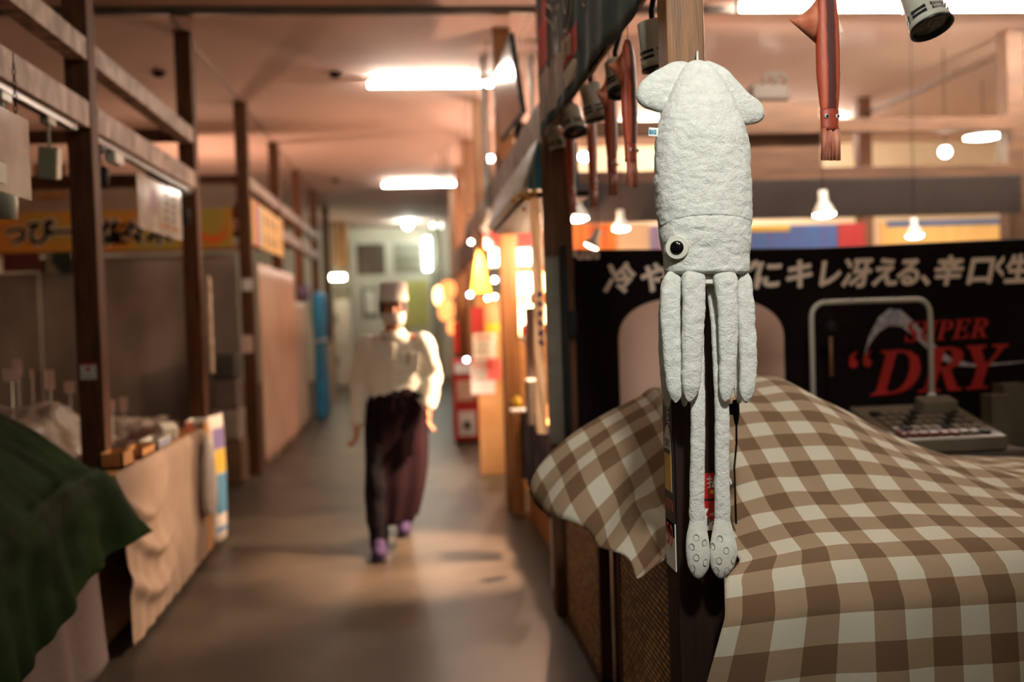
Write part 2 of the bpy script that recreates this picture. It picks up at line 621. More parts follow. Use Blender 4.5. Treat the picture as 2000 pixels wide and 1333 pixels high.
squid = empty('plush_squid', P(1365, 1130, YS), 'big white plush squid hanging head up on the oak pillar', 'stuffed toy')
mantle_rows = [(117.5, 1358, 1366), (121, 1347, 1377), (130, 1336, 1390), (150, 1324, 1406), (180, 1308, 1422), (215, 1294, 1438),
               (260, 1284, 1455), (300, 1280, 1461), (350, 1279, 1464), (400, 1282, 1465), (425, 1286, 1465), (434, 1290, 1463), (438, 1300, 1452)]
body_px('mantle', mantle_rows, YS, 0.72, M['plush'], squid, steps=150, n=96,
        sag=lambda px, py, t: (0.011 * max(0, -py) * max(0, t - 0.85) / 0.15 - 0.016 * abs(px) ** 3 * max(0, (t - 0.85)) / 0.15))
head_rows = [(428, 1300, 1452), (432, 1291, 1462), (440, 1289, 1464), (470, 1291, 1464), (500, 1297, 1461), (520, 1298, 1460), (532, 1300, 1459), (537, 1310, 1450)]
body_px('head', head_rows, YS, 0.72, M['plush'], squid, steps=60, n=96, seed=3.1,
        sag=lambda px, py, t: (0.011 * max(0, -py) * max(0, 0.15 - t) / 0.15 - 0.016 * abs(px) ** 3 * max(0, (0.15 - t)) / 0.15))


def pillow(name, outline, Y, th, m, parent, amp=0.002, seed=0.0, nk=14, tilt=0.0):
    """stuffed flat shape from a closed pixel outline"""
    pts = []
    n = len(outline)
    for i in range(n):
        p0, p1, p2, p3 = [Vector(outline[(i + k) % n]) for k in (-1, 0, 1, 2)]
        for u in range(8):
            t = u / 8
            pts.append(0.5 * ((2 * p1) + (p2 - p0) * t + (2 * p0 - 5 * p1 + 4 * p2 - p3) * t * t + (3 * p1 - p0 - 3 * p2 + p3) * t ** 3))
    cx = sum(p.x for p in pts) / len(pts)
    cy = sum(p.y for p in pts) / len(pts)
    C = P(cx, cy, Y)
    rim = [P(p.x, p.y, Y) - C for p in pts]
    rs = []
    for side in (-1, 1):
        ks = [i / nk for i in range(1, nk + 1)]
        ks = ks if side < 0 else list(reversed(ks))[1:]
        for k in ks:
            d = th * math.sqrt(max(0, 1 - k * k)) ** 0.8
            ring = []
            for q in rim:
                p = C + q * k
                p.y += side * d + tilt * (q.x * k)
                ring.append(ruffle(p, Vector((0, side, 0)) if k < 0.98 else q.normalized(), amp, seed))
            rs.append(ring)
    return MB().rings(rs).build(name, m, parent, smooth=True)


pillow('fin', [(1345, 124), (1315, 121), (1290, 133), (1262, 151), (1245, 172), (1243, 192), (1254, 208), (1275, 217), (1297, 219), (1325, 200), (1350, 160)],
       YS + 0.015, 0.022, M['plush'], squid, seed=1.0)
pillow('fin', [(1378, 122), (1398, 124), (1418, 136), (1440, 160), (1462, 184), (1482, 198), (1492, 216), (1489, 234), (1472, 243), (1446, 241), (1425, 215), (1395, 165)],
       YS + 0.02, 0.022, M['plush'], squid, seed=2.0)

# eye on the head
ec = P(1323, 484, YS - 0.0610)
en = Vector((-0.42, -0.9, 0)).normalized()
zx = Vector((0, 0, 1)).cross(en).normalized()
ER = Matrix((zx, en.cross(zx).normalized() * 1, en)).transposed()
M['eye_white'] = mat('eye_felt', s(206, 208, 192), s(214, 216, 200), rough=0.6)
M['eye_black'] = mat('eye_bead', s(8, 8, 9), s(12, 12, 12), rough=0.15)
eye = MB().lathe([(0.0295, -0.008), (0.0295, 0.002), (0.028, 0.0045), (0.0255, 0.0035), (0.0245, 0.0035), (0.016, 0.0055), (0.001, 0.0058)],
                 ec + en * 0.002, ER, 40, cap1=True).build('eye', M['eye_white'], squid, smooth=True)
pup = MB().lathe([(0.0172, 0.0), (0.0165, 0.004), (0.011, 0.007), (0.001, 0.0078)], ec + en * 0.0062, ER, 32, cap1=True).build('pupil', M['eye_black'], eye, smooth=True)
gl = MB().lathe([(0.0022, 0.0), (0.0016, 0.001), (0.0002, 0.0012)], ec + en * 0.0137 + zx * 0.002 + Vector((0, 0, 0.0105)), ER, 16, cap1=True).build('highlight_dot', M['white'], eye, smooth=True)

# fabric tag
tg = P(1287, 258, YS)
tagm = mat('tag_fabric', s(226, 230, 226), s(234, 238, 234), rough=0.7)
fx = Vector((0.98, 0.0, -0.08)).normalized()
t = MB()
t.obox(P(1277, 258, YS - 0.005), (0.027, 0.002, 0.022), Matrix((fx, Vector((0, 1, 0)), Vector((0.08, 0, 0.98)))).transposed())
tg = t.build('tag', tagm, squid)
tg['label'] = 'small white fabric tag'
bl = mat('tag_print', s(22, 132, 168), s(30, 142, 178), rough=0.6)
text('tag_lettering', 'BIG', 0.014, bl, tg, P(1267.5, 261, YS - 0.0075), fx, (0, 0, 1), bold=0.0006, extrude=0.0003, sx=0.88)


def arm(name, path, Y, dr=0.6, m=None, parent=None, amp=0.0028, seed=0, tip=0.012, steps=60, n=32, top_flat=True, power=2.6):
    """path rows: (y, centre, half width, dy)"""
    rows = path
    y0, y1 = rows[0][0], rows[-1][0]
    tab = [(y0 + (y1 - y0) * i / steps) for i in range(steps + 1)]
    ends = [0.25, 0.6, 0.85] if top_flat else [0.3, 0.55, 0.75, 0.9]
    rs = []
    for i, y in enumerate(tab):
        c, hw, dy = lerp_tab(rows, y)
        k = 1.0
        e = 4
        if i < e:
            k *= (0.55 + 0.45 * math.sin((i / e) * math.pi / 2)) if top_flat else math.sin((i + 0.3) / (e + 0.3) * math.pi / 2)
        j = steps - i
        et = 9
        if j < et:
            k *= max(0.08, math.sqrt(max(0, 1 - ((et - j) / et) ** 2)))
        C = P(c, y, Y + dy)
        ax = P(c + hw, y, Y + dy) - C
        ring = []
        for q in range(n):
            a = 2 * math.pi * q / n
            ca, sa = math.cos(a), math.sin(a)
            e2 = 2 / power
            p = C + ax * k * math.copysign(abs(ca) ** e2, ca) + Vector((0, ax.length * dr * k * math.copysign(abs(sa) ** e2, sa), 0))
            ring.append(ruffle(p, ax.normalized() * ca + Vector((0, sa, 0)), amp, seed))
        rs.append(ring)
    return MB().rings(rs).build(name, m or M['plush'], parent, smooth=True)


ARMS = [  # rows (y, centre x, half width, dy)
    [(545, 1301, 10, 0.02), (620, 1298, 12, 0.02), (700, 1299, 12, 0.02), (797, 1304, 8, 0.02)],
    [(531, 1314, 17, -0.03), (600, 1309, 19, -0.035), (690, 1313, 18, -0.035), (745, 1317, 16, -0.035), (787, 1320, 15, -0.035)],
    [(526, 1354, 23, -0.055), (600, 1355, 22, -0.06), (690, 1352, 20, -0.06), (745, 1350, 18, -0.06), (787, 1347, 14, -0.06)],
    [(526, 1415, 25, -0.055), (600, 1421, 20, -0.06), (680, 1422, 18, -0.06), (745, 1419, 15, -0.06), (787, 1417, 14, -0.06)],
    [(531, 1453, 14, -0.03), (600, 1456, 17, -0.035), (690, 1461, 17, -0.035), (745, 1460, 16, -0.035), (788, 1457, 14, -0.035)],
    [(535, 1443, 10, 0.02), (620, 1443, 12, 0.02), (720, 1442, 13, 0.02), (790, 1444, 8, 0.02)],
    [(560, 1332, 12, 0.03), (700, 1336, 13, 0.03), (760, 1337, 12, 0.03), (795, 1337, 8, 0.03)],
    [(548, 1410, 10, 0.03), (640, 1405, 12, 0.03), (720, 1404, 12, 0.03), (775, 1405, 8, 0.03)],
]
for k, a in enumerate(ARMS):
    arm('arm', a, YS, 0.62, parent=squid, seed=k * 2.3)
o = MB().rings([[P(x, y, YS + dy) for x, y, dy in ((1318, 525 + q, -0.03), (1360, 520 + q, -0.05), (1400, 520 + q, -0.05), (1444, 525 + q, -0.03), (1444, 525 + q, 0.05), (1318, 525 + q, 0.05))]
                for q in (0, 34)]).build('mouth_patch', M['club'], squid)
TENT = [
    ([(560, 1361, 13, 0.0), (700, 1362, 13, -0.01), (800, 1363, 14, -0.03), (900, 1362, 14, -0.03), (990, 1361, 15, -0.03), (1045, 1362, 17, -0.03)],
     [(1000, 1362, 13, -0.03), (1022, 1362, 16, -0.031), (1046, 1362, 20.5, -0.032), (1075, 1363, 23, -0.034), (1105, 1364, 21, -0.034), (1132, 1364, 15, -0.034)]),
    ([(545, 1388, 11, 0.0), (620, 1400, 13, -0.01), (700, 1405, 13, -0.02), (800, 1410, 14, -0.03), (900, 1410, 14, -0.03), (990, 1411, 15, -0.03), (1045, 1411, 17, -0.03)],
     [(1000, 1411, 13, -0.03), (1022, 1411, 16.5, -0.031), (1046, 1412, 22, -0.032), (1075, 1413, 26.5, -0.034), (1105, 1411, 23, -0.034), (1132, 1408, 15, -0.034)]),
]
SPOTS = [[(1356, 1048), (1348, 1066), (1356, 1086), (1350, 1108), (1372, 1058), (1374, 1096)], [(1402, 1050), (1390, 1066), (1413, 1072), (1400, 1092), (1428, 1091), (1416, 1112), (1396, 1112)]]
M['stitch'] = mat('sucker_thread', s(150, 150, 142), s(160, 160, 150), rough=0.8)
for k, (a, c) in enumerate(TENT):
    tn = arm('tentacle', a, YS, 0.7, parent=squid, seed=20 + k, amp=0.002, steps=90)
    cl = arm('club', c, YS, 0.62, M['club'], tn, seed=30 + k, amp=0.0006, steps=40, top_flat=False, power=2.0)
    cc, hw0 = c[3][1], c[3][2]
    for q, (sx, sy) in enumerate(SPOTS[k]):
        cx, hw, dy = lerp_tab(c, sy)
        u = max(-0.9, min(0.9, (sx - cx) / hw))
        C = P(cx, sy, YS + dy)
        axl = (P(cx + hw, sy, YS + dy) - C).length
        p = P(sx, sy, YS + dy) + Vector((0, -axl * 0.62 * math.sqrt(1 - u * u) - 0.0008, 0))
        nn = Vector((u * 0.9, -math.sqrt(1 - u * u), 0)).normalized()
        xx = Vector((0, 0, 1)).cross(nn).normalized()
        yy = nn.cross(xx)
        pts = [p + (xx * math.cos(i * math.pi / 10) * 0.007 + yy * math.sin(i * math.pi / 10) * 0.0085) for i in range(21)]
        MB().tube(pts, 0.0009, 6).build('sucker_ring', M['stitch'], cl, smooth=True)
MB().tube([P(1362, 122, YS + 0.02), P(1362, 105, YS + 0.05), P(1362, 100, 2.602)], 0.003, 8).build('hanging_loop', M['plush'], squid, smooth=True)

# ------------------------------------------------------------------ stall behind the plush squid: counter, screens, gingham cloth
M['counter'] = mat('counter_wood', s(70, 46, 32), s(84, 56, 40), scale=6, rough=0.5)
ct = empty('market_counter', (2.2, 3.4, 0), 'dark wooden counter under the brown gingham cloth', 'counter')
MB().box((0.81, 2.50, 0.80), (3.6, 2.71, 0.84)).box((0.74, 2.71, 0.80), (3.6, 3.94, 0.84)).build('top', M['counter'], ct)
MB().box((0.76, 2.72, 0.0), (0.80, 3.92, 0.80)).build('side_panel', M['counter'], ct)
MB().box((0.84, 2.53, 0.0), (3.58, 2.57, 0.80)).build('front_panel', M['counter'], ct)
for x, y in ((3.5, 3.88), (0.84, 3.88), (3.5, 2.62)):
    MB().box((x - 0.03, y - 0.03, 0), (x + 0.03, y + 0.03, 0.8)).build('leg', M['counter'], ct)

m = bpy.data.materials.new('woven_bark')
m.use_nodes = True
nt = m.node_tree
tc = nt.nodes.new('ShaderNodeTexCoord')
sp = nt.nodes.new('ShaderNodeSeparateXYZ')
cb = nt.nodes.new('ShaderNodeCombineXYZ')
nt.links.new(tc.outputs['Object'], sp.inputs[0])
nt.links.new(sp.outputs['Y'], cb.inputs['X'])
nt.links.new(sp.outputs['Z'], cb.inputs['Y'])
br = nt.nodes.new('ShaderNodeTexBrick')
br.inputs['Color1'].default_value = s(250, 190, 110)
br.inputs['Color2'].default_value = s(140, 92, 44)
br.inputs['Mortar'].default_value = s(26, 16, 8)
br.inputs['Scale'].default_value = 1.0
br.inputs['Mortar Size'].default_value = 0.0045
br.inputs['Brick Width'].default_value = 0.05
br.inputs['Row Height'].default_value = 0.019
br.inputs['Bias'].default_value = -0.25
nt.links.new(cb.outputs[0], br.inputs['Vector'])
bs = nt.nodes['Principled BSDF']
bs.inputs['Roughness'].default_value = 0.6
nt.links.new(br.outputs['Color'], bs.inputs['Base Color'])
bp = nt.nodes.new('ShaderNodeBump')
bp.inputs['Strength'].default_value = 0.8
bp.inputs['Distance'].default_value = 0.004
bp.invert = True
nt.links.new(br.outputs['Fac'], bp.inputs['Height'])
nt.links.new(bp.outputs['Normal'], bs.inputs['Normal'])
M['woven'] = m
for y0, y1, lab in ((3.86, 4.78, 'woven bark screen on the counter side next to the dark timber post'), (2.74, 3.50, 'woven bark screen on the counter side next to the oak pillar')):
    e = empty('woven_screen', (0.72, (y0 + y1) / 2, 0), lab, 'screen', 'woven screens on the counter side')
    MB().box((0.70, y0 + 0.03, 0.05), (0.735, y1 - 0.03, 0.80)).build('woven_panel', M['woven'], e)
    MB().box((0.695, y0, 0), (0.74, y0 + 0.03, 0.81)).box((0.695, y1 - 0.03, 0), (0.74, y1, 0.81)).box((0.695, y0, 0.0), (0.74, y1, 0.05)).build('frame', M['post'], e)

# gingham cloth
m = bpy.data.materials.new('brown_gingham')
m.use_nodes = True
nt = m.node_tree
uvn = nt.nodes.new('ShaderNodeUVMap')
sp = nt.nodes.new('ShaderNodeSeparateXYZ')
nt.links.new(uvn.outputs[0], sp.inputs[0])


def stripe(out):
    a = nt.nodes.new('ShaderNodeMath'); a.operation = 'FRACT'
    nt.links.new(out, a.inputs[0])
    b = nt.nodes.new('ShaderNodeMath'); b.operation = 'GREATER_THAN'; b.inputs[1].default_value = 0.5
    nt.links.new(a.outputs[0], b.inputs[0])
    return b.outputs[0]


ad = nt.nodes.new('ShaderNodeMath'); ad.operation = 'ADD'
nt.links.new(stripe(sp.outputs[0]), ad.inputs[0])
nt.links.new(stripe(sp.outputs[1]), ad.inputs[1])
hf = nt.nodes.new('ShaderNodeMath'); hf.operation = 'MULTIPLY'; hf.inputs[1].default_value = 0.5
nt.links.new(ad.outputs[0], hf.inputs[0])
rp = nt.nodes.new('ShaderNodeValToRGB')
rp.color_ramp.interpolation = 'CONSTANT'
rp.color_ramp.elements[0].color = s(196, 188, 168)
rp.color_ramp.elements[1].position = 0.75
rp.color_ramp.elements[1].color = s(108, 85, 63)
el = rp.color_ramp.elements.new(0.25)
el.color = s(152, 129, 103)
nt.links.new(hf.outputs[0], rp.inputs[0])
bs = nt.nodes['Principled BSDF']
bs.inputs['Roughness'].default_value = 0.9
bs.inputs['Specular IOR Level'].default_value = 0.15
nt.links.new(rp.outputs[0], bs.inputs['Base Color'])
tc = nt.nodes.new('ShaderNodeTexCoord')
mp = nt.nodes.new('ShaderNodeMapping'); mp.inputs['Scale'].default_value = (1, 6, 6)
nn = nt.nodes.new('ShaderNodeTexNoise'); nn.inputs['Scale'].default_value = 150; nn.inputs['Detail'].default_value = 3
nt.links.new(tc.outputs['Object'], mp.inputs[0]); nt.links.new(mp.outputs[0], nn.inputs['Vector'])
bp = nt.nodes.new('ShaderNodeBump'); bp.inputs['Strength'].default_value = 0.25; bp.inputs['Distance'].default_value = 0.003
nt.links.new(nn.outputs['Fac'], bp.inputs['Height']); nt.links.new(bp.outputs['Normal'], bs.inputs['Normal'])
M['gingham'] = m

HX = [0.70, 0.82, 0.92, 1.05, 1.18, 1.31, 1.45, 1.6, 1.78, 2.0, 2.4, 3.6]
HY = [2.35, 2.7, 3.0, 3.3, 3.6, 3.9, 4.25, 4.7]
HZ = [
    [.835, .84, .85, .86, .86, .86, .86, .86, .86, .86, .86, .86],
    [.87, .89, .915, .93, .935, .935, .925, .905, .89, .88, .87, .87],
    [.87, .98, 1.06, 1.08, 1.08, 1.07, 1.03, .99, .95, .91, .885, .88],
    [.87, 1.13, 1.19, 1.20, 1.20, 1.20, 1.14, 1.06, .99, .92, .885, .88],
    [.87, 1.19, 1.225, 1.235, 1.24, 1.25, 1.17, 1.09, .98, .90, .875, .875],
    [.87, 1.06, 1.16, 1.18, 1.20, 1.21, 1.14, 1.05, .95, .88, .86, .87],
    [.87, 1.02, 1.10, 1.12, 1.13, 1.14, 1.1, 1.0, .92, .87, .86, .86],
    [.87, .97, 1.02, 1.04, 1.05, 1.05, 1.0, .95, .9, .86, .86, .86],
]


def cat_row(xs, ys, x):
    if x <= xs[0]:
        return ys[0]
    for i in range(len(xs) - 1):
        if x <= xs[i + 1]:
            a, b = ys[i], ys[i + 1]
            u = (x - xs[i]) / (xs[i + 1] - xs[i])
            m0 = 0 if i == 0 else (b - ys[i - 1]) / (xs[i + 1] - xs[i - 1]) * (xs[i + 1] - xs[i])
            m1 = 0 if i + 2 >= len(xs) else (ys[i + 2] - a) / (xs[i + 2] - xs[i]) * (xs[i + 1] - xs[i])
            return (2 * u ** 3 - 3 * u ** 2 + 1) * a + (u ** 3 - 2 * u ** 2 + u) * m0 + (3 * u ** 2 - 2 * u ** 3) * b + (u ** 3 - u ** 2) * m1
    return ys[-1]


def cloth_h(x, y):
    z = cat_row(HY, [cat_row(HX, r, x) for r in HZ], y)
    # soft diagonal folds running from the heap towards the front
    k = min(1, max(0, (y - 2.4) / 0.4))
    q = x * 1.0 + y * 0.85
    fold = noise.noise(Vector((q * 4.5, (x - y) * 0.9, 1.7))) * 0.016 + noise.noise(Vector((q * 11, (x - y) * 1.6, 4.2))) * 0.006
    return z + k * fold


CH = 0.147   # repeat of the check
XB = 0.825   # where the cloth passes the pillar
YF = 2.37    # front edge of the table
NB = 150
NR = 210
ybk = lambda x: 3.60 + 0.28 * (lambda u: u * u * (3 - 2 * u))(min(1, max(0, (x - XB) / 0.5)))


def right_pt(u, v):
    """u 0..1 along x, v<0 front drop (metres), v>=0 top (0..1)"""
    x = XB + (3.55 - XB) * u ** 1.15
    if v >= 0:
        y0 = YF + 0.02
        y = y0 + (ybk(x) - y0) * v
        z = cloth_h(x, y)
        k = min(1, max(0, (2.52 - y) / 0.13))
        x -= 0.078 * k * k * (3 - 2 * k) * max(0, 0.34 - (x - XB)) / 0.34
        e = max(0, 0.10 - (y - y0)) / 0.10
        z -= 0.03 * e * e
        return Vector((x, y, z))
    d = -v
    y = YF + 0.02 - 0.035 * min(1, d / 0.05) - 0.06 * d
    fan = max(0, 0.34 - (x - XB)) / 0.34
    xx = x - (d * 0.34 + 0.078) * fan
    y += 0.022 * noise.noise(Vector((x * 7, d * 0.5, 0.3))) * min(1, d / 0.25) + 0.008 * math.sin(x * 26 + 1.5 * noise.noise(Vector((x * 3, d, 0)))) * min(1, d / 0.3)
    y -= 0.03 * fan * d
    z = cloth_h(x, YF + 0.02) - 0.03 - d * 0.98 - 0.008 * min(1, d / 0.03)
    return Vector((xx, y, z))


HEM = [(2.735, 0.665, 0.80), (2.85, 0.625, 0.742), (2.98, 0.59, 0.765), (3.1, 0.55, 0.795), (3.25, 0.47, 0.82), (3.42, 0.395, 0.85), (3.60, 0.42, 0.875)]


def left_pt(t, y):
    """t 0 at the pillar, 1 at the hem; the cloth slopes down over the aisle side"""
    hx, hz = lerp_tab(HEM, y)
    zt = cloth_h(XB, y)
    x = XB + (hx - XB) * t
    far = min(1, max(0, (y - 2.85) / 0.6))
    q = (1 - t) ** (1.05 - 0.5 * far)
    z = hz + (zt - hz) * q
    w_ = t * (1 - 0.3 * t)
    z += 0.020 * w_ * math.sin(y * 21 + t * 2.5) + 0.012 * w_ * noise.noise(Vector((y * 9, t * 3, 4)))
    x += 0.014 * t * math.sin(y * 26 + 1.0)
    # a crease where a bundle below pushes the cloth up
    d2 = ((y - 2.98) / 0.10) ** 2 + ((t - 0.62) / 0.16) ** 2
    z += 0.030 * math.exp(-d2)
    return Vector((x, y, z))


mb = MB()
bm = mb.bm
lay = bm.loops.layers.uv.verify()
vmap = {}
# right piece: rows j (front hem -> back), columns i
drop = [-0.62 + 0.62 * j / 26 for j in range(26)]
tops = [(j / 74) for j in range(75)]
rows_v = drop + tops
G = [[right_pt(i / NB, v) for v in rows_v] for i in range(NB + 1)]
UVv = []
for i in range(NB + 1):
    acc = [0.0]
    for j in range(1, len(rows_v)):
        acc.append(acc[-1] + (G[i][j] - G[i][j - 1]).length)
    ref = acc[26]
    UVv.append([a - ref for a in acc])
acc = [0.0]
for i in range(1, NB + 1):
    acc.append(acc[-1] + (G[i][40] - G[i - 1][40]).length * 0.5 + abs(G[i][26].x - G[i - 1][26].x) * 0.5)
VV = [[bm.verts.new(p) for p in r] for r in G]
for i in range(NB):
    for j in range(len(rows_v) - 1):
        q = ((i, j), (i + 1, j), (i + 1, j + 1), (i, j + 1))
        f = bm.faces.new([VV[a][b] for a, b in q])
        for lp, (a, b) in zip(f.loops, q):
            lp[lay].uv = ((acc[a] + 0.035) / CH, (UVv[a][b] + 0.02) / CH)
# left piece, hangs over the aisle side of the counter behind the pillar
NL = 46
NY = 96
y0, y1 = 2.735, 3.60
Lg = []
for j in range(NY + 1):
    y = y0 + (y1 - y0) * j / NY
    Lg.append([left_pt(i / NL, y) for i in range(NL + 1)])
b0 = YF + 0.02
vref = UVv[0][26 + int((y0 - b0) / (3.60 - b0) * 74)]
LV = [[bm.verts.new(p) for p in r] for r in Lg]
cum = [[0.0] for _ in range(NY + 1)]
for j in range(NY + 1):
    for i in range(1, NL + 1):
        cum[j].append(cum[j][-1] + (Lg[j][i] - Lg[j][i - 1]).length)
vlen = [vref]
for j in range(1, NY + 1):
    vlen.append(vlen[-1] + (Lg[j][0] - Lg[j - 1][0]).length)
for j in range(NY):
    for i in range(NL):
        q = ((j, i), (j + 1, i), (j + 1, i + 1), (j, i + 1))
        f = bm.faces.new([LV[a][b] for a, b in q])
        for lp, (a, b) in zip(f.loops, q):
            lp[lay].uv = ((0.035 - cum[a][b]) / CH, (vlen[a] + 0.02) / CH)
bmesh.ops.remove_doubles(bm, verts=bm.verts, dist=0.0008)
cl = mb.build('gingham_cloth', M['gingham'], smooth=True, thick=0.003)
tag(cl, 'brown and cream gingham cloth heaped over the counter and its goods', 'cloth')

# goods that lift the cloth
M['card'] = mat('cardboard', s(150, 112, 72), s(166, 126, 84), rough=0.8)
tag(MB().box((0.95, 3.42, 0.84), (1.36, 3.86, 1.17)).build('cardboard_box', M['card'], bevel=0.01), 'cardboard box hidden under the peak of the gingham cloth', 'box')

# back table behind the cloth
bt = empty('back_table', (2.4, 4.45, 0), 'low black table that carries the cash register and the rail rack', 'table')
MB().box((1.5, 4.0, 0.72), (3.5, 4.86, 0.76)).build('tabletop', M['black'], bt)
for x in (1.55, 3.45):
    for y in (4.74, 4.81):
        MB().box((x - 0.03, y - 0.03, 0), (x + 0.03, y + 0.03, 0.72)).build('leg', M['black'], bt)

# ------------------------------------------------------------------ black beer banner
YBN = 4.985
X0, X1 = 0.80, 3.5
ZT, ZBm = 1.815, 0.80
M['banner'] = mat('banner_cloth', s(20, 14, 13), s(28, 20, 18), scale=2, rough=0.9, spec=0.08)
M['ban_text'] = mat('banner_cream', s(250, 228, 208), s(252, 232, 212), rough=0.7)
M['foam'] = mat('banner_foam', s(214, 172, 150), s(226, 184, 162), scale=3, rough=0.7)
M['silver'] = mat('banner_silver', s(150, 146, 160), s(206, 200, 200), scale=30, rough=0.5)


def ban_wave(x, z):
    return 0.012 * math.sin(x * 5.1 + z * 1.5) + 0.006 * math.sin(x * 13 + z * 4) - 0.02 * 0


def sag(x):
    return -0.02 * math.sin(math.pi * (x - X0) / (X1 - X0)) + 0.010 * (x - X0) / (X1 - X0)


ban = MB().grid(lambda i, j: Vector((X0 + (X1 - X0) * i / 90, YBN + ban_wave(X0 + (X1 - X0) * i / 90, j / 30),
                                     ZBm + (ZT + sag(X0 + (X1 - X0) * i / 90) - ZBm) * j / 30)), 90, 30).build('beer_banner', M['banner'], smooth=True, thick=0.002)
tag(ban, 'long black beer banner with cream brush lettering and big red print', 'banner')


def on_ban(off):
    return lambda p: Vector((p.x, YBN + ban_wave(p.x, (p.z - ZBm) / (ZT - ZBm)) - off + (p.y - YBN), p.z))


slogan = '冷やすほどにキレ冴える、辛口<生'
p0 = P(1176, 567, YBN)
xs_target = [1178, 1246, 1303, 1360, 1417, 1466, 1527, 1586, 1643, 1699, 1745, 1797, 1822, 1882, 1938, 1956]
for ch, xt in zip(slogan, xs_target):
    base = P(xt, 568 - (xt - 1178) * 0.024, YBN)
    text('lettering', ch, 0.21 if ch == '<' else 0.160, M['ban_text'], ban, (base.x, YBN, base.z), (1, 0, 0.01), (0, 0, 1), shear=0.22, bold=0.0022, fat=0.0042, warp=on_ban(0.003), sx=0.42 if ch == '<' else 0.98)
b = P(1093, 508, YBN)
b.x = 0.797
text('brand_lettering', 'Asahi', 0.075, M['ban_text'], ban, (b.x, YBN, b.z), (1, 0, 0), (0, 0, 1), shear=0.1, bold=0.002, warp=on_ban(0.003), sx=0.9)
b = P(1768, 668, YBN)
text('red_lettering', ''.join(chr(0x1D468 + ord(q) - 65) for q in 'SUPER'), 0.150, M['red'], ban, (b.x, YBN, b.z), (1, 0, 0.02), (0, 0, 1), shear=0.05, bold=0.001, warp=on_ban(0.0075), sx=0.95)
b = P(1650, 776, YBN)
text('red_lettering', '“' + ''.join(chr(0x1D468 + ord(q) - 65) for q in 'DRY'), 0.34, M['red'], ban, (b.x, YBN, b.z), (1, 0, 0.02), (0, 0, 1), shear=0.05, bold=0.002, warp=on_ban(0.0075), sx=1.08)
dome = []
for k in range(41):
    a = math.pi * k / 40
    dome.append((1369 - 161 * math.copysign(abs(math.cos(a)) ** 0.75, math.cos(a)), 668 - 88 * math.sin(a) ** 0.8))
mb = MB()
ra = [P(x, y, YBN) for x, y in dome]
zlow = P(1369, 830, YBN).z
mb.rings([[Vector((p.x, YBN + ban_wave(p.x, (p.z + (zlow - p.z) * t - ZBm) / (ZT - ZBm)) - 0.004, p.z + (zlow - p.z) * t)) for p in ra] for t in [k / 24 for k in range(25)]], False, False, closed=False)
o = mb.build('foam_print', M['foam'], ban)
o['label'] = 'pale pink print of a foaming glass'
arc = [(1688, 692), (1700, 662), (1718, 634), (1738, 620), (1760, 622), (1782, 640), (1806, 664), (1832, 690), (1862, 708), (1900, 714), (1950, 711), (2000, 706)]
wd = [4, 9, 14, 17, 16, 14, 13, 10, 6, 3, 2, 1]
mb = MB()
up, lo = [], []
for (x, y), h in zip(arc, wd):
    for lst, sg in ((up, -1), (lo, 1)):
        p = P(x, y + sg * h, YBN)
        lst.append(Vector((p.x, YBN + ban_wave(p.x, (p.z - ZBm) / (ZT - ZBm)) - 0.005, p.z)))
mb.rings([up, lo], False, False, closed=False)
mb.build('silver_ribbon', M['silver'], ban)
mb = MB().tube([(0.797, YBN + 0.012, ZT + 0.003), (2.1, YBN + 0.02, ZT - 0.018), (3.6, YBN + 0.02, ZT + 0.012)], 0.006, 8)
mb.build('hanging_cord', M['black'], ban)

# ------------------------------------------------------------------ rail rack, utensils, cash register
M['rack'] = mat('rack_tube', s(186, 182, 168), s(196, 192, 178), rough=0.35)
YR = 4.66
a, b = P(1584, 592, YR), P(1816, 587, YR)
rk = empty('rail_rack', (2.1, YR, 0.76), 'grey tubular rail rack standing in front of the black banner', 'rack')
pts = [(a.x, YR, 0.76), (a.x, YR, a.z - 0.09)]
for k in range(1, 6):
    t = k / 6 * math.pi / 2
    pts.append((a.x + 0.07 * (1 - math.cos(t)), YR, a.z - 0.07 + 0.07 * math.sin(t)))
pts += [(a.x + 0.07, YR, a.z), (b.x - 0.07, YR, a.z)]
for k in range(1, 6):
    t = k / 6 * math.pi / 2
    pts.append((b.x - 0.07 + 0.07 * math.sin(t), YR, a.z - 0.07 + 0.07 * math.cos(t)))
pts += [(b.x, YR, a.z - 0.09), (b.x, YR, 0.76)]
MB().tube(pts, 0.0125, 12).build('rail', M['rack'], rk, smooth=True)
for x in (a.x, b.x):
    MB().box((x - 0.02, YR - 0.14, 0.76), (x + 0.02, YR + 0.14, 0.785)).build('foot', M['rack'], rk, bevel=0.005)
MB().lathe([(0.02, 0.0), (0.02, 0.03), (0.014, 0.04)], (b.x, YR, 1.02), None, 16).build('collar', M['white'], rk, smooth=True)
for k, px in enumerate((1612, 1662, 1692, 1747)):
    x = P(px, 592, YR).x
    hk = MB().tube([(x, YR - 0.015, a.z + 0.012), (x, YR, a.z + 0.018), (x, YR + 0.016, a.z), (x, YR + 0.01, a.z - 0.03), (x, YR, a.z - 0.05)], 0.004, 8).build('hook', M['black'], smooth=True)
    tag(hk, ['black hook on the rail rack above the wooden handle', 'second black hook along the rail rack', 'black hook at the middle of the rail rack', 'black hook on the rail rack over the silver ribbon print'][k], 'hook', 'hooks on the rail rack')
x = P(1622, 650, YR).x
br_ = empty('hanging_brush', (x, YR, a.z - 0.05), 'black headed brush with wooden handle hanging from the rail rack', 'brush')
MB().tube([(x, YR, a.z - 0.045), (x, YR, a.z - 0.10)], 0.004, 8).build('loop', M['black'], br_)
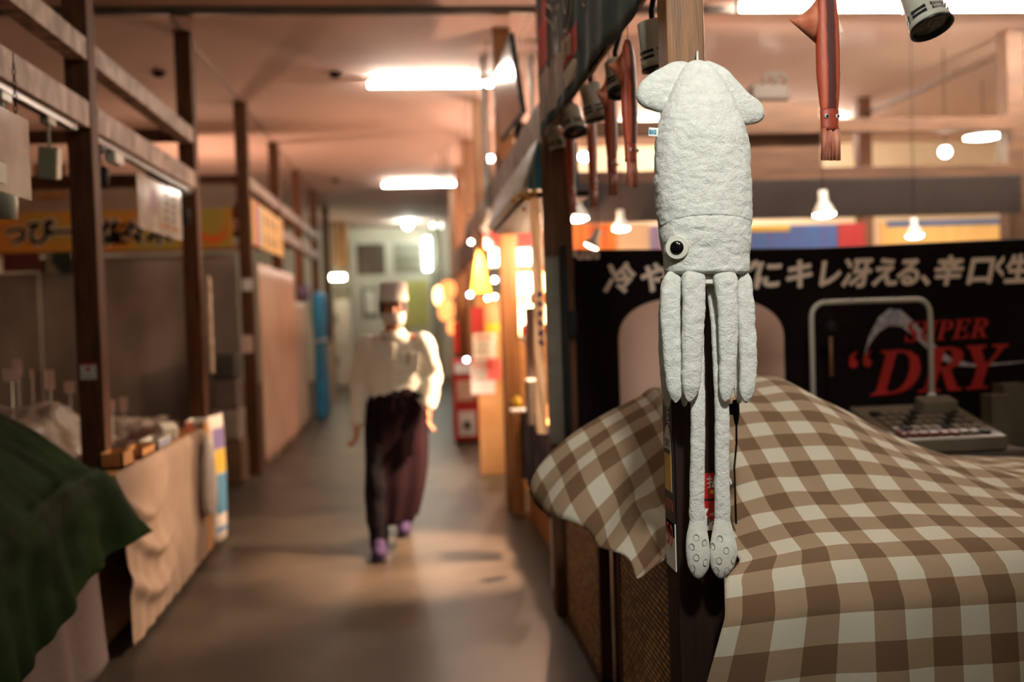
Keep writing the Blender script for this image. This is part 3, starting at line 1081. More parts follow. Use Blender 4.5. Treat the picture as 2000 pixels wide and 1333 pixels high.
MB().lathe([(0.012, 0), (0.03, -0.02), (0.034, -0.05), (0.02, -0.07)], (x, YR, a.z - 0.09), None, 16, True, True).build('head', M['black'], br_, smooth=True)
MB().tube([(x, YR, a.z - 0.15), (x, YR, a.z - 0.26), (x, YR, a.z - 0.36)], [0.010, 0.008, 0.011], 10).build('handle', M['oak'], br_, smooth=True)

M['beige'] = mat('beige_plastic', s(96, 88, 72), s(106, 97, 80), rough=0.5)
cr = empty('cash_register', (2.3, 4.2, 0.76), 'beige cash register with a keyboard and long drawer behind the cloth', 'cash register')
MB().box((2.16, 4.02, 0.765), (2.60, 4.42, 0.865)).build('drawer_case', M['beige'], cr, bevel=0.006)
dr = MB().box((2.17, 4.008, 0.775), (2.59, 4.022, 0.858)).build('drawer', M['beige'], cr, bevel=0.003)
MB().box((2.24, 4.004, 0.812), (2.45, 4.0085, 0.822)).build('slot', M['black'], dr)
MB().lathe([(0.011, 0), (0.011, 0.006), (0.004, 0.007)], (2.535, 4.01, 0.817), Matrix.Rotation(math.pi / 2, 3, 'X'), 16, False, True).build('lock', M['black'], dr)
mb = MB()
mb.rings([[Vector((x, 4.0, 0.867)), Vector((x, 4.0, 0.925)), Vector((x, 4.44, 1.03)), Vector((x, 4.44, 0.867))] for x in (2.0, 2.5)])
kb = mb.build('keyboard_body', M['beige'], cr, bevel=0.006)
sl = math.atan2(0.105, 0.44)
RK = Matrix.Rotation(sl, 3, 'X')
keym = [M['black'], M['beige'], mat('dark_red_key', s(92, 22, 22), s(104, 28, 26), rough=0.5), M['white']]
for r in range(5):
    for c in range(9):
        t = 0.06 + r * 0.062
        k = MB().obox((2.04 + c * 0.046 + 0.02, 4.0 + t, 0.925 + t * 0.2386 + 0.006), (0.036, 0.045, 0.014), RK).build(
            'key', keym[2 if r == 0 and c < 6 else (0 if (r * 5 + c * 3) % 4 == 0 else 1)], kb)
MB().obox((2.36, 4.33, 1.035), (0.16, 0.09, 0.06), RK).build('display', M['beige'], kb, bevel=0.006)
for k, (x0, yy0, x1, yy1, lab) in enumerate(((1938, 772, 1975, 812, 'pale small carton beside the banner corner behind the register'), (1960, 750, 2010, 790, 'grey carton at the frame edge behind the register'))):
    X_0, X_1, Z0, Z1 = boxpt(x0, yy0, x1, yy1, 4.6 + 0.12 * k)
    tag(MB().box((X_0, 4.6 + 0.12 * k, 0.76), (X_1, 4.7 + 0.12 * k, Z1)).build('carton', M['beige'], bevel=0.004), lab, 'box')

# ------------------------------------------------------------------ print strip, pay sticker and cable on the pillar
fx = PILX0 - 0.012
stp = empty('menu_strip', (fx, 2.65, P(1330, 1112, 2.65).z), 'narrow drink menu strip on the aisle face of the oak pillar', 'sign')
zt, zb = P(1330, 780, 2.65).z, P(1330, 1108, 2.65).z
zz = lambda py: P(1330, py, 2.65).z
MB().box((fx - 0.003, 2.604, zz(1045)), (fx, 2.699, zt)).build('dark_panel', M['ink'], stp)
MB().box((fx - 0.003, 2.602, zb), (fx - 0.0002, 2.70, zz(1017))).build('white_panel', M['paper'], stp)
M['beer'] = mat('beer_print', s(206, 158, 40), s(222, 176, 60), scale=20, rough=0.5)
gy = lambda t: 2.694 - 0.086 * t
mb = MB()
fo = [(0.06, 958), (0.06, 880), (0.12, 850), (0.3, 834), (0.5, 830), (0.7, 834), (0.88, 850), (0.94, 880), (0.94, 958)]
mb.face([Vector((fx - 0.0038, gy(t), zz(y))) for t, y in fo])
mb.build('glass_print', M['paper'], stp)
MB().box((fx - 0.0046, gy(0.13), zz(955)), (fx - 0.0038, gy(0.87), zz(884))).build('beer_print', M['beer'], stp)
MB().box((fx - 0.005, gy(0.13), zz(885)), (fx - 0.0038, gy(0.8), zz(876))).build('dark_band', M['ink'], stp)
text('glass_lettering', 'DRY', 0.032, M['ink'], stp, (fx - 0.0042, gy(0.18), zz(872)), (0, -1, 0), (0, 0, 1), sx=0.8, extrude=0.0002)
text('brand_lettering', 'Asahi', 0.05, M['paper'], stp, (fx - 0.0036, gy(0.45), zz(783)), (0, 0, -1), (0, -1, 0), extrude=0.0002, sx=0.7)
text('price_lettering', '50', 0.088, M['red'], stp, (fx - 0.0036, gy(0.02), zz(1065)), (0, -1, 0), (0, 0, 1), extrude=0.0002, sx=0.78)
o = MB().box((fx - 0.0042, gy(0.1), zz(995)), (fx - 0.003, gy(0.9), zz(975))).build('red_band', mat('rust_print', s(104, 40, 22), s(150, 70, 40), scale=60, rough=0.6), stp)

st = empty('payment_sticker', P(1395, 1035, 2.585), 'red and white cashless payment sticker on the pillar between the tentacles', 'sticker')
yf = 2.587
X_0, X_1, Z0, Z1 = boxpt(1364, 924, 1424, 1036, yf)
zm = P(1395, 993, yf).z
MB().box((X_0, yf - 0.0012, zm), (X_1, yf, Z1)).build('red_panel', M['red'], st)
MB().box((X_0, yf - 0.0012, Z0), (X_1, yf, zm)).build('white_panel', M['paper'], st)
MB().box((X_0, yf - 0.0018, P(1395, 978, yf).z), (X_1, yf - 0.001, P(1395, 974, yf).z)).build('dark_line', M['umber'], st)
text('pay_lettering', '払い', 0.036, M['paper'], st, (P(1380, 952, yf).x, yf - 0.0016, P(1380, 952, yf).z), (1, 0, 0), (0, 0, 1), bold=0.0006, extrude=0.0002)
c = P(1390, 961, yf)
MB().lathe([(0.0055, 0), (0.0055, 0.001)], (c.x, yf - 0.0008, c.z), Matrix.Rotation(math.pi / 2, 3, 'X'), 20, True, True).build('yellow_dot', mat('yellow_print', s(236, 186, 50)), st)
c = P(1392, 1004, yf)
MB().lathe([(0.019, 0), (0.019, 0.001)], (c.x, yf - 0.0012, c.z), Matrix.Rotation(math.pi / 2, 3, 'X'), 6, True, True).build('hexagon_mark', M['red'], st)
text('mark_lettering', 'm', 0.018, M['paper'], st, (c.x - 0.009, yf - 0.0026, c.z - 0.006), (1, 0, 0), (0, 0, 1), extrude=0.0002)
text('pay_lettering', 'Pay', 0.030, M['ink'], st, (P(1380, 1027, yf).x, yf - 0.0016, P(1380, 1027, yf).z), (1, 0, 0), (0, 0, 1), bold=0.0004, extrude=0.0002)

cb_ = empty('power_cable', P(1437, 930, 2.64), 'thin black cable with a plug head beside the oak pillar', 'cable')
xp = P(1436, 850, 2.64).x
za, zb2 = P(1440, 788, 2.64).z, P(1436, 935, 2.64).z
MB().lathe([(0.006, 0.02), (0.009, 0.016), (0.010, -0.02), (0.005, -0.045), (0.003, -0.05)], (xp + 0.004, 2.64, za - 0.01), None, 14, True, True).build('plug', M['black'], cb_, smooth=True)
MB().tube([(xp + 0.004, 2.64, za - 0.055), (xp + 0.003, 2.64, za - 0.11), (xp - 0.005, 2.64, zb2 + 0.03), (xp - 0.004, 2.64, 0.92)], 0.003, 8).build('cord', M['black'], cb_, smooth=True)
MB().box((PILX1 + 0.011, 2.63, za - 0.03), (xp - 0.004, 2.65, za)).build('clip', M['black'], cb_)

# ------------------------------------------------------------------ crossrail over the counter with track
rail((PILX1, 2.61, 2.76), (4.2, 2.69, 2.90), M['rail_d'], 'brown crossrail starting at the oak pillar above the counter', 'crossrails of the squid side')
o = MB().box((0.75, 2.70, 2.515), (0.785, 4.87, 2.55)).build('lighting_track', M['black'])
tag(o, 'black lighting track behind the dark green lettered noren', 'track')
o = MB().box((0.9, 2.64, 2.725), (4.1, 2.67, 2.76)).build('lighting_track', M['black'])
tag(o, 'black lighting track under the crossrail over the counter', 'track')

# spotlights
M['spot'] = mat('spot_grey', s(196, 196, 178), s(206, 206, 190), rough=0.4)
M['lens'] = mat('spot_lens', s(30, 30, 28), s(80, 80, 74), scale=90, rough=0.25, lo=0.5, hi=0.6)
M['rim'] = mat('spot_rim', s(10, 10, 10), s(14, 14, 14), rough=0.4)


def spotlight(px, py, Y, axis, ztrack, label, R=0.050, L=0.125, group='spotlights over the counter'):
    c = P(px, py, Y)
    ax = Vector(axis).normalized()
    x = ax.cross(Vector((0, 1, 0.1))).normalized()
    y = ax.cross(x)
    Rm = Matrix((x, y, ax)).transposed()
    e = empty('spotlight', c, label, 'spotlight', group)
    f = c - ax * L * 0.5
    MB().lathe([(0.001, -0.004), (R * 0.70, 0), (R * 0.80, 0.004), (R * 0.88, L * 0.55), (R * 0.92, L * 0.78)], f, Rm, 36).build('can', M['spot'], e, smooth=True)
    MB().lathe([(R * 0.84, L * 0.72), (R, L * 0.86), (R * 1.02, L), (R * 0.95, L), (R * 0.92, L * 0.88)], f, Rm, 36).build('ring', M['spot'], e, smooth=True)
    MB().lathe([(R * 1.03, L * 0.985), (R * 1.05, L * 1.06), (R * 0.97, L * 1.06), (R * 0.93, L * 0.95)], f, Rm, 36).build('rim', M['rim'], e, smooth=True)
    MB().lathe([(R * 0.94, L * 0.95), (R * 0.6, L * 1.0), (0.001, L * 1.02)], f, Rm, 36, False, True).build('lens', M['lens'], e, smooth=True)
    for a in range(6):
        for zc in (0.66, 0.78):
            an = a * math.pi / 3 + 0.3
            d = x * math.cos(an) + y * math.sin(an)
            t = ax.cross(d)
            MB().obox(f + d * R * (0.885 if zc < 0.7 else 0.915) + ax * L * zc, (R * 0.72, 0.004, 0.008), Matrix((t, d, ax)).transposed()).build('vent', M['rim'], e)
    MB().tube([c - ax * L * 0.1, c - ax * L * 0.35 + Vector((0, 0, 0.05)), (c.x * 0.5 + 0.385 if ztrack < 2.6 else c.x, c.y, ztrack - 0.03), (0.768 if ztrack < 2.6 else c.x, c.y if ztrack < 2.6 else 2.655, ztrack)], 0.009, 10).build('stem', M['black'], e, smooth=True)
    return e


spotlight(1279, 86, 2.98, (0.18, 0.05, -1), 2.52, 'grey spotlight closest to the top of the plush squid', R=0.052, L=0.14)
spotlight(1206, 150, 3.45, (0.1, -0.35, -1), 2.52, 'grey spotlight showing its dark opening above the long red squid', R=0.046, L=0.12)
spotlight(1159, 198, 3.95, (0.25, 0.05, -1), 2.52, 'grey spotlight at the middle of the row under the noren', R=0.052, L=0.14)
spotlight(1119, 234, 4.35, (0.1, -0.35, -1), 2.52, 'grey spotlight above the furthest hanging red squid', R=0.052, L=0.12)
spotlight(1086, 270, 4.77, (0.2, 0.05, -1), 2.52, 'grey spotlight at the far end of the noren by the timber post', R=0.042, L=0.11)
spotlight(1804, 18, 2.62, (0.18, -0.4, -1), 2.73, 'pale spotlight with exposed lens at the upper edge over the counter', R=0.056, L=0.115)

# hanging red squids
m = bpy.data.materials.new('red_squid_cloth')
m.use_nodes = True
nt = m.node_tree
bs = nt.nodes['Principled BSDF']
tc = nt.nodes.new('ShaderNodeTexCoord')
sp = nt.nodes.new('ShaderNodeSeparateXYZ')
nt.links.new(tc.outputs['Object'], sp.inputs[0])
ab = nt.nodes.new('ShaderNodeMath'); ab.operation = 'ABSOLUTE'; nt.links.new(sp.outputs['X'], ab.inputs[0])
nz = nt.nodes.new('ShaderNodeTexNoise'); nz.inputs['Scale'].default_value = 60; nz.inputs['Detail'].default_value = 6
mp = nt.nodes.new('ShaderNodeMapping'); mp.inputs['Scale'].default_value = (3, 1, 0.4)
nt.links.new(tc.outputs['Object'], mp.inputs[0]); nt.links.new(mp.outputs[0], nz.inputs['Vector'])
ma = nt.nodes.new('ShaderNodeMath'); ma.operation = 'MULTIPLY_ADD'; ma.inputs[1].default_value = 0.012
nt.links.new(nz.outputs['Fac'], ma.inputs[0]); nt.links.new(ab.outputs[0], ma.inputs[2])
mr = nt.nodes.new('ShaderNodeMapRange'); mr.inputs['From Min'].default_value = 0.0; mr.inputs['From Max'].default_value = 0.05
nt.links.new(ma.outputs[0], mr.inputs['Value'])
rp = nt.nodes.new('ShaderNodeValToRGB')
e0, e1 = rp.color_ramp.elements
e0.position = 0.34; e0.color = s(88, 46, 44)
e1.position = 0.40; e1.color = s(176, 74, 44)
el = rp.color_ramp.elements.new(0.52); el.color = s(196, 96, 62)
el = rp.color_ramp.elements.new(0.66); el.color = s(168, 68, 40)
nt.links.new(mr.outputs[0], rp.inputs[0]); nt.links.new(rp.outputs[0], bs.inputs['Base Color'])
bs.inputs['Roughness'].default_value = 0.5
M['rsq'] = m
M['rsq_head'] = mat('red_squid_head', s(140, 54, 34), s(172, 72, 46), scale=30, rough=0.5)
M['rsq_tent'] = mat('red_squid_tentacle', s(150, 76, 56), s(206, 140, 112), scale=22, rough=0.55, stretch=(4, 4, 0.5))
M['rsq_fin'] = mat('red_squid_fin', s(188, 100, 70), s(216, 140, 106), scale=20, rough=0.5)


def make_red_squid():
    e = empty('hanging_squid', (0, 0, 0), 'x x x x', 'squid decoration')
    prof = [(0, 0.012), (-0.02, 0.022), (-0.05, 0.030), (-0.10, 0.034), (-0.18, 0.036), (-0.24, 0.036), (-0.30, 0.031), (-0.335, 0.027), (-0.342, 0.025)]
    n = 28
    MB().rings([[Vector((h * math.cos(2 * math.pi * k / n), h * 0.55 * math.sin(2 * math.pi * k / n), z)) for k in range(n)] for z, h in prof]).build('mantle', M['rsq'], e, smooth=True)
    MB().rings([[Vector((h * math.cos(2 * math.pi * k / n), h * 0.6 * math.sin(2 * math.pi * k / n), z)) for k in range(n)]
                for z, h in ((-0.338, 0.024), (-0.342, 0.0275), (-0.36, 0.0265), (-0.385, 0.026), (-0.392, 0.0275), (-0.396, 0.024))]).build('head', M['rsq_head'], e, smooth=True)
    mb = MB()
    for k in range(6):
        x = -0.0225 + k * 0.0090
        mb.tube([(x, -0.006 + 0.006 * (k % 2), -0.392), (x * 1.02, -0.007 + 0.006 * (k % 2), -0.43), (x * 1.12, -0.004 + 0.005 * (k % 2), -0.478)], [0.0075, 0.0075, 0.006], 10)
    mb.build('tentacles', M['rsq_tent'], e, smooth=True)
    for sx, tip in ((-1, Vector((-0.124, -0.012, -0.100))), (1, Vector((0.070, 0.035, -0.11)))):
        mb = MB()
        rs = []
        top, bot = Vector((sx * 0.024, 0, -0.03)), Vector((sx * 0.033, 0, -0.162))
        for u in range(9):
            t = u / 8
            a, b2 = top.lerp(tip, t), bot.lerp(tip, t)
            a += Vector((0, 0, -0.012 * math.sin(math.pi * t)))
            th = 0.006 * (1 - t) + 0.002
            mid = (a + b2) / 2
            rs.append([a, mid + Vector((0, th, 0)), b2 + Vector((0, 0, -0.0005)), mid - Vector((0, th, 0))])
        mb.rings(rs).build('fin', M['rsq_fin'], e, smooth=True)
    for ex, ey in ((-0.017, -0.0135), (0.017, -0.0135)):
        c = Vector((ex, ey, -0.359))
        w_ = MB().ball(c, (0.0065, 0.005, 0.0065), 16).build('eye', M['eye_white'], e, smooth=True)
        MB().ball(c + Vector((0, -0.0025, 0)), (0.0045, 0.0035, 0.0048), 12).build('pupil', M['eye_black'], w_, smooth=True)
    MB().tube([(0, 0, -0.005), (0, 0, 0.012)], 0.0016, 6).build('cord', M['ink'], e)
    return e


proto = make_red_squid()
sq = [(1622, 2.66, 2.727, 8, 'red fabric squid hanging by itself over the gingham cloth', 1.0),
      (1234, 3.22, 2.515, 42, 'longest red fabric squid in the row beside the plush squid', 1.0),
      (1197, 3.80, 2.515, 48, 'second red fabric squid along the row under the spotlights', 1.0),
      (1160, 4.52, 2.515, 56, 'third red fabric squid along the row, thin and darker', 1.0),
      (1118, 4.66, 2.515, 50, 'last red fabric squid of the row, over a glowing bulb', 1.0)]
bots = [315, 367, 383, 408, 418]
for k, ((px, Y, zt_, rz, lab, sc), yb) in enumerate(zip(sq, bots)):
    o = proto if k == 0 else copy_tree(proto)
    p = P(px, yb, Y)
    o.location = (p.x, Y, p.z + 0.48)
    o.rotation_euler = (0, 0, math.radians(rz))
    o['label'] = lab
    o['group'] = 'hanging red squids'
    cord = [c for c in o.children if c.name.startswith('cord')][0]
    if k:
        cord.data = cord.data.copy()
    for v in cord.data.vertices:
        if v.co.z > 0:
            v.co.z = max(0.012, zt_ - (p.z + 0.48))

# ------------------------------------------------------------------ noren along the aisle
M['noren'] = mat('noren_cloth', s(40, 60, 60), s(50, 70, 68), scale=3, rough=0.8)
M['noren_red'] = mat('noren_red', s(176, 48, 40), s(188, 56, 46), rough=0.8)
M['noren_cream'] = mat('noren_cream', s(190, 170, 146), s(202, 182, 158), rough=0.8)
NX = 0.648
nw = lambda y, z: 0.006 * math.sin(y * 9) + 0.004 * math.sin(y * 23 + z * 3)
nr = MB().grid(lambda i, j: Vector((NX + nw(2.68 + 2.12 * i / 80, j / 16), 2.68 + 2.12 * i / 80, 2.36 + 0.74 * j / 16 + 0.012 * math.sin((2.68 + 2.12 * i / 80) * 6) * (1 - j / 16))), 80, 16).build(
    'noren_curtain', M['noren'], smooth=True, thick=0.002)
tag(nr, 'dark green noren with brush lettering running along the aisle rail', 'curtain')
wn = lambda p: Vector((NX + nw(p.y, 0.5) - 0.004 + (p.x - NX), p.y, p.z))
MB().tube([(NX, 2.60, 3.10), (NX, 4.87, 3.10)], 0.012, 10).build('rod', M['post'], nr, smooth=True)
MB().grid(lambda i, j: Vector((NX + nw(4.5 + 0.26 * i / 12, 0.5) - 0.003, 4.5 + 0.26 * i / 12, 2.66 + 0.3 * j / 6)), 12, 6).build('red_patch', M['noren_red'], nr)
MB().grid(lambda i, j: Vector((NX + nw(4.1 + 0.68 * i / 12, 0.5) - 0.0035, 4.1 + 0.68 * i / 12, 2.42 + 0.22 * j / 6)), 12, 6).build('cream_patch', mat('noren_tan', s(150, 124, 106), s(172, 146, 126), scale=14, rough=0.8), nr)
text('lettering', '活いか', 0.44, M['noren_cream'], nr, (NX, 4.52, 2.64), (0, -1, 0), (0, 0, 1), bold=0.004, fat=0.016, warp=wn)
text('lettering', '活いか', 0.44, M['ink'], nr, (NX - 0.002, 4.52, 2.64), (0, -1, 0), (0, 0, 1), bold=0.003, fat=0.004, warp=wn)
MB().grid(lambda i, j: Vector((NX + nw(3.72 + 0.36 * i / 12, 0.5) - 0.0045, 3.72 + 0.36 * i / 12, 2.50 + 0.11 * j / 6)), 12, 6).build('red_plate', M['noren_red'], nr)
text('lettering', '函館', 0.09, M['noren_cream'], nr, (NX - 0.003, 4.03, 2.525), (0, -1, 0), (0, 0, 1), bold=0.002, warp=wn)
mb = MB()
mb.face([Vector((NX + nw(3.9 - 0.16 * math.cos(a * math.pi / 12), 0.5) - 0.004, 3.9 - 0.16 * math.cos(a * math.pi / 12), 2.45 + 0.045 * math.sin(a * math.pi / 12))) for a in range(24)])
mb.build('cream_print', M['noren_cream'], nr)

# ------------------------------------------------------------------ over and behind the banner
M['fascia'] = mat('dark_fascia', s(36, 29, 26), s(46, 37, 33), scale=4, rough=0.5)
X_0, X_1, Z0, Z1 = boxpt(1104, 335, 1976, 426, 7.46)
FZ0 = Z0
fa = tag(MB().box((X_0, 7.44, Z0), (4.80, 7.52, 2.475)).build('fascia_board', M['fascia'], bevel=0.004), 'long dark fascia board above the black banner', 'board')
X_0, X_1, Z0, Z1 = boxpt(1400, 197, 1603, 330, 7.6)
fb = tag(MB().box((X_0, 7.60, Z0), (X_1, 7.64, Z1)).build('brown_board', M['rail_d'], bevel=0.004), 'broad brown board behind the head of the plush squid', 'board')
X_0, X_1, Z0_, Z1_ = boxpt(1466, 158, 1540, 192, 7.62)
M['greycloth2'] = mat('unit_grey', s(62, 53, 45), s(72, 61, 52))
un = empty('vent_unit', ((X_0 + X_1) / 2, 7.62, Z1), 'grey vent unit with looped hoses on the broad brown board', 'vent unit')
MB().box((X_0, 7.58, Z1), (X_1, 7.72, Z1 + 0.13)).build('case', M['greycloth2'], un, bevel=0.02)
for q in (0.35, 0.6):
    xx = X_0 + (X_1 - X_0) * q
    MB().tube([(xx, 7.64, Z1 + 0.12), (xx + 0.01, 7.64, Z1 + 0.2), (xx + 0.06, 7.64, Z1 + 0.23), (xx + 0.10, 7.64, Z1 + 0.2), (xx + 0.10, 7.64, Z1 + 0.12)], 0.018, 10).build('hose', M['greycloth2'], un, smooth=True)
p, q = P(1780, 180, 10.1), P(1950, 100, 7.75)
rail((4.80, 7.76, q.z - 0.05), (4.84, 10.1, q.z), M['rail_d'], 'thin sloping-looking rail high above the banner under the ceiling', 'crossrails of the squid side')

# reflector lamps
M['bulb'] = lamp_mat('warm_bulb', (1.0, 0.80, 0.55, 1), L_STALL)
M['bulb_w'] = lamp_mat('white_bulb', (1.0, 0.88, 0.85, 1), L_STALL * 0.8)


def clip_lamp(c, label, m=None, R=0.066, axis=(0, -0.12, -1), to=None, group='clip lamps over the stall', thin=False):
    c = Vector(c)
    ax = Vector(axis).normalized()
    x = ax.cross(Vector((0, 1, 0))).normalized()
    y = ax.cross(x)
    Rm = Matrix((x, y, ax)).transposed()
    e = empty('clip_lamp', c, label, 'lamp', group)
    MB().lathe([(R * 0.35, -R * 2.2), (R * 0.4, -R * 1.2), (R * 0.55, -R), (R * 0.95, -R * 0.25), (R, 0), (R * 0.93, 0), (R * 0.5, -R * 0.9)], c, Rm, 24, True).build('reflector', M['white'], e, smooth=True)
    MB().lathe([(R * 0.9, -R * 0.05), (R * 0.55, R * 0.12), (0.002, R * 0.18)], c, Rm, 24, False, True).build('bulb', m or M['bulb'], e, smooth=True)
    top = c - ax * R * 2.1
    to = Vector(to) if to is not None else top + Vector((0, 0.12, 0.1))
    MB().tube([top, (top + to) / 2 + Vector((0, 0, 0 if thin else 0.02)), to], 0.004 if thin else 0.009, 8).build('cord' if thin else 'arm', M['black' if thin else 'white'], e, smooth=True)
    return e


for px, py, Y, lab, mm in ((1610, 420, 7.3, 'clip lamp with a glowing bulb right of the plush squid over the banner', M['bulb']),
                           (1787, 462, 7.3, 'clip lamp with pinkish bulb low under the dark fascia board', M['bulb_w']),
                           (1128, 428, 7.3, 'clip lamp glowing below the last hanging red squid', M['bulb']),
                           (1213, 448, 7.3, 'clip lamp between the timber post and the plush squid', M['bulb_w'])):
    c = P(px, py, Y)
    clip_lamp(c, lab.replace('right of', 'beside').replace('clip lamp', 'cord hung lamp'), mm, R=0.085 if px in (1610, 1128) else 0.066, to=(c.x, 7.3, CZ), thin=True)
c = P(1846, 297, 8.2)
bl_ = empty('hanging_bulb', c, 'round warm bulb glowing between the crossrails above the banner', 'lamp')
MB().ball(c, 0.045, 16).build('globe', M['bulb'], bl_, smooth=True)
MB().tube([c + Vector((0, 0, 0.04)), (c.x, c.y, CZ)], 0.004, 8).build('cord', M['black'], bl_)
c = P(1920, 268, 9.4)
bl_ = empty('hanging_saucer_lamp', c, 'flat white lamp glowing beside the round bulb above the banner', 'lamp')
MB().lathe([(0.17, 0), (0.17, 0.02), (0.05, 0.05)], c, None, 28, False, True).build('shade', M['white'], bl_, smooth=True)
MB().lathe([(0.165, 0.002), (0.10, -0.012), (0.002, -0.016)], c, None, 28, False, True).build('diffuser', M['tube_side'], bl_, smooth=True)
MB().tube([c + Vector((0, 0, 0.04)), (c.x, c.y, CZ)], 0.005, 8).build('cord', M['black'], bl_)

# bright sign panels of the stall behind
for k, (x0, x1, y0, cols, lab) in enumerate((
        (1100, 1204, 437, ((214, 70, 44), (236, 160, 70)), 'red and yellow sign panel under the dark fascia board by the timber post'),
        (1206, 1268, 437, ((232, 206, 166), (240, 214, 176)), 'cream sign panel under the dark fascia board next to the red one'),
        (1268, 1330, 440, ((120, 150, 190), (190, 150, 190)), 'lilac blue sign panel half hidden by the plush squid'),
        (1464, 1636, 440, ((60, 110, 170), (90, 90, 150)), 'blue striped sign panel behind the banner next to the plush squid'),
        (1638, 1690, 436, ((170, 40, 44), (186, 60, 56)), 'dark red sign panel at the end of the blue stripes'),
        (1722, 1962, 430, ((214, 168, 96), (226, 182, 110)), 'wide yellow sign panel under the fascia beside the light brown post'))):
    X_0, X_1, Z0, Z1 = boxpt(x0, y0, x1, 490, 8.8)
    mm = mat('sign_print', s(*cols[0]), s(*cols[1]), scale=5, rough=0.5, stretch=(3, 1, 0.3))
    e = MB().box((X_0, 8.8, 0), (X_1, 8.86, Z1)).build('shop_sign', mm, bevel=0.003)
    tag(e, lab, 'sign', 'sign panels of the stall behind the banner')
    if k == 3:
        MB().box((X_0, 8.79, Z1 - 0.05), (X_0 + (X_1 - X_0) * 0.45, 8.8, Z1)).build('yellow_band', mat('yellow_band', s(226, 180, 60)), e)
    if k == 5:
        MB().box((X_0 + 0.05, 8.79, Z1 - 0.05), (X_1 - 0.04, 8.8, Z1)).build('blue_band', mat('blue_band', s(70, 90, 130)), e)
struct(MB().box((1.5, 13.0, 0), (8, 13.15, CZ)).build('wall_partition', mat('partition_paint', s(226, 206, 172), s(232, 212, 180), rough=0.8)))

# clear vinyl sheet over the counter
m = bpy.data.materials.new('clear_vinyl')
m.use_nodes = True
nt = m.node_tree
nt.nodes.remove(nt.nodes['Principled BSDF'])
out = nt.nodes['Material Output']
tr = nt.nodes.new('ShaderNodeBsdfTransparent')
df = nt.nodes.new('ShaderNodeBsdfDiffuse'); df.inputs[0].default_value = (0.8, 0.72, 0.64, 1)
gl_ = nt.nodes.new('ShaderNodeBsdfGlossy'); gl_.inputs['Roughness'].default_value = 0.1
m1 = nt.nodes.new('ShaderNodeMixShader'); m1.inputs[0].default_value = 0.25
m2 = nt.nodes.new('ShaderNodeMixShader')
tx = nt.nodes.new('ShaderNodeTexCoord'); nz = nt.nodes.new('ShaderNodeTexNoise'); nz.inputs['Scale'].default_value = 2.5; nz.inputs['Detail'].default_value = 6
mr = nt.nodes.new('ShaderNodeMapRange'); mr.inputs['From Min'].default_value = 0.3; mr.inputs['From Max'].default_value = 0.8; mr.inputs['To Min'].default_value = 0.015; mr.inputs['To Max'].default_value = 0.07
nt.links.new(tx.outputs['Object'], nz.inputs['Vector']); nt.links.new(nz.outputs['Fac'], mr.inputs['Value']); nt.links.new(mr.outputs[0], m2.inputs[0])
nt.links.new(df.outputs[0], m1.inputs[1]); nt.links.new(gl_.outputs[0], m1.inputs[2])
nt.links.new(tr.outputs[0], m2.inputs[1]); nt.links.new(m1.outputs[0], m2.inputs[2]); nt.links.new(m2.outputs[0], out.inputs['Surface'])
M['vinyl'] = m
vy = MB().grid(lambda i, j: Vector((0.82 + 3.9 * i / 60, 4.93 + 0.015 * math.sin(i * 0.7), 1.84 + 1.80 * j / 4)), 60, 4).build('clear_vinyl_sheet', M['vinyl'], smooth=True)
tag(vy, 'clear vinyl sheet hanging from the ceiling above the black banner', 'vinyl sheet')
MB().box((0.80, 4.92, CZ - 0.03), (4.75, 4.95, CZ)).build('curtain_rail', M['white'], vy)

# ------------------------------------------------------------------ curtain-side stalls: fish counter
M['cream'] = mat('cream_cloth', s(150, 125, 106), s(158, 134, 114), scale=3, rough=0.9, bump=0.05, bscale=200)
M['greycloth'] = mat('pinkish_grey_cloth', s(112, 96, 90), s(124, 108, 101), scale=80, rough=0.9)
M['green'] = mat('green_tarp', s(12, 30, 5), s(26, 48, 12), scale=5, rough=0.7, bump=0.5, bscale=16, spec=0.04)
M['foamw'] = mat('white_foam', s(206, 200, 188), s(216, 210, 198), scale=20, rough=0.8)
M['wood_l'] = mat('raw_wood', s(178, 122, 66), s(198, 142, 84), scale=6, rough=0.6, stretch=(1, 6, 6))
M['film'] = mat('plastic_film', s(150, 136, 122), s(172, 158, 144), scale=4, rough=0.3, alpha=0.5)
M['card_p'] = mat('price_card', s(226, 190, 176), s(234, 202, 188), rough=0.7)

fc = empty('fish_counter', (-2.5, 5.9, 0), 'fish counter behind the posts covered with crumpled clear film', 'counter')
MB().box((-3.6, 4.78, 0.76), (-1.70, 7.3, 0.82)).build('top', M['counter'], fc)
MB().box((-1.76, 4.80, 0), (-1.72, 7.28, 0.76)).build('front_panel', M['counter'], fc)
MB().box((-3.58, 4.80, 0), (-3.54, 7.28, 0.76)).build('rear_panel', M['counter'], fc)
lg = empty('front_ledge', (-1.48, 5.9, 0), 'narrow wooden ledge in front of the posts under the cream cloth', 'ledge')
MB().box((-1.55, 4.74, 0.79), (-1.395, 7.0, 0.82)).build('top', M['wood_l'], lg)
MB().box((-1.53, 4.78, 0), (-1.50, 6.98, 0.79)).build('support_panel', M['wood_l'], lg)

# cream skirt with swags
nU, nV = 130, 60


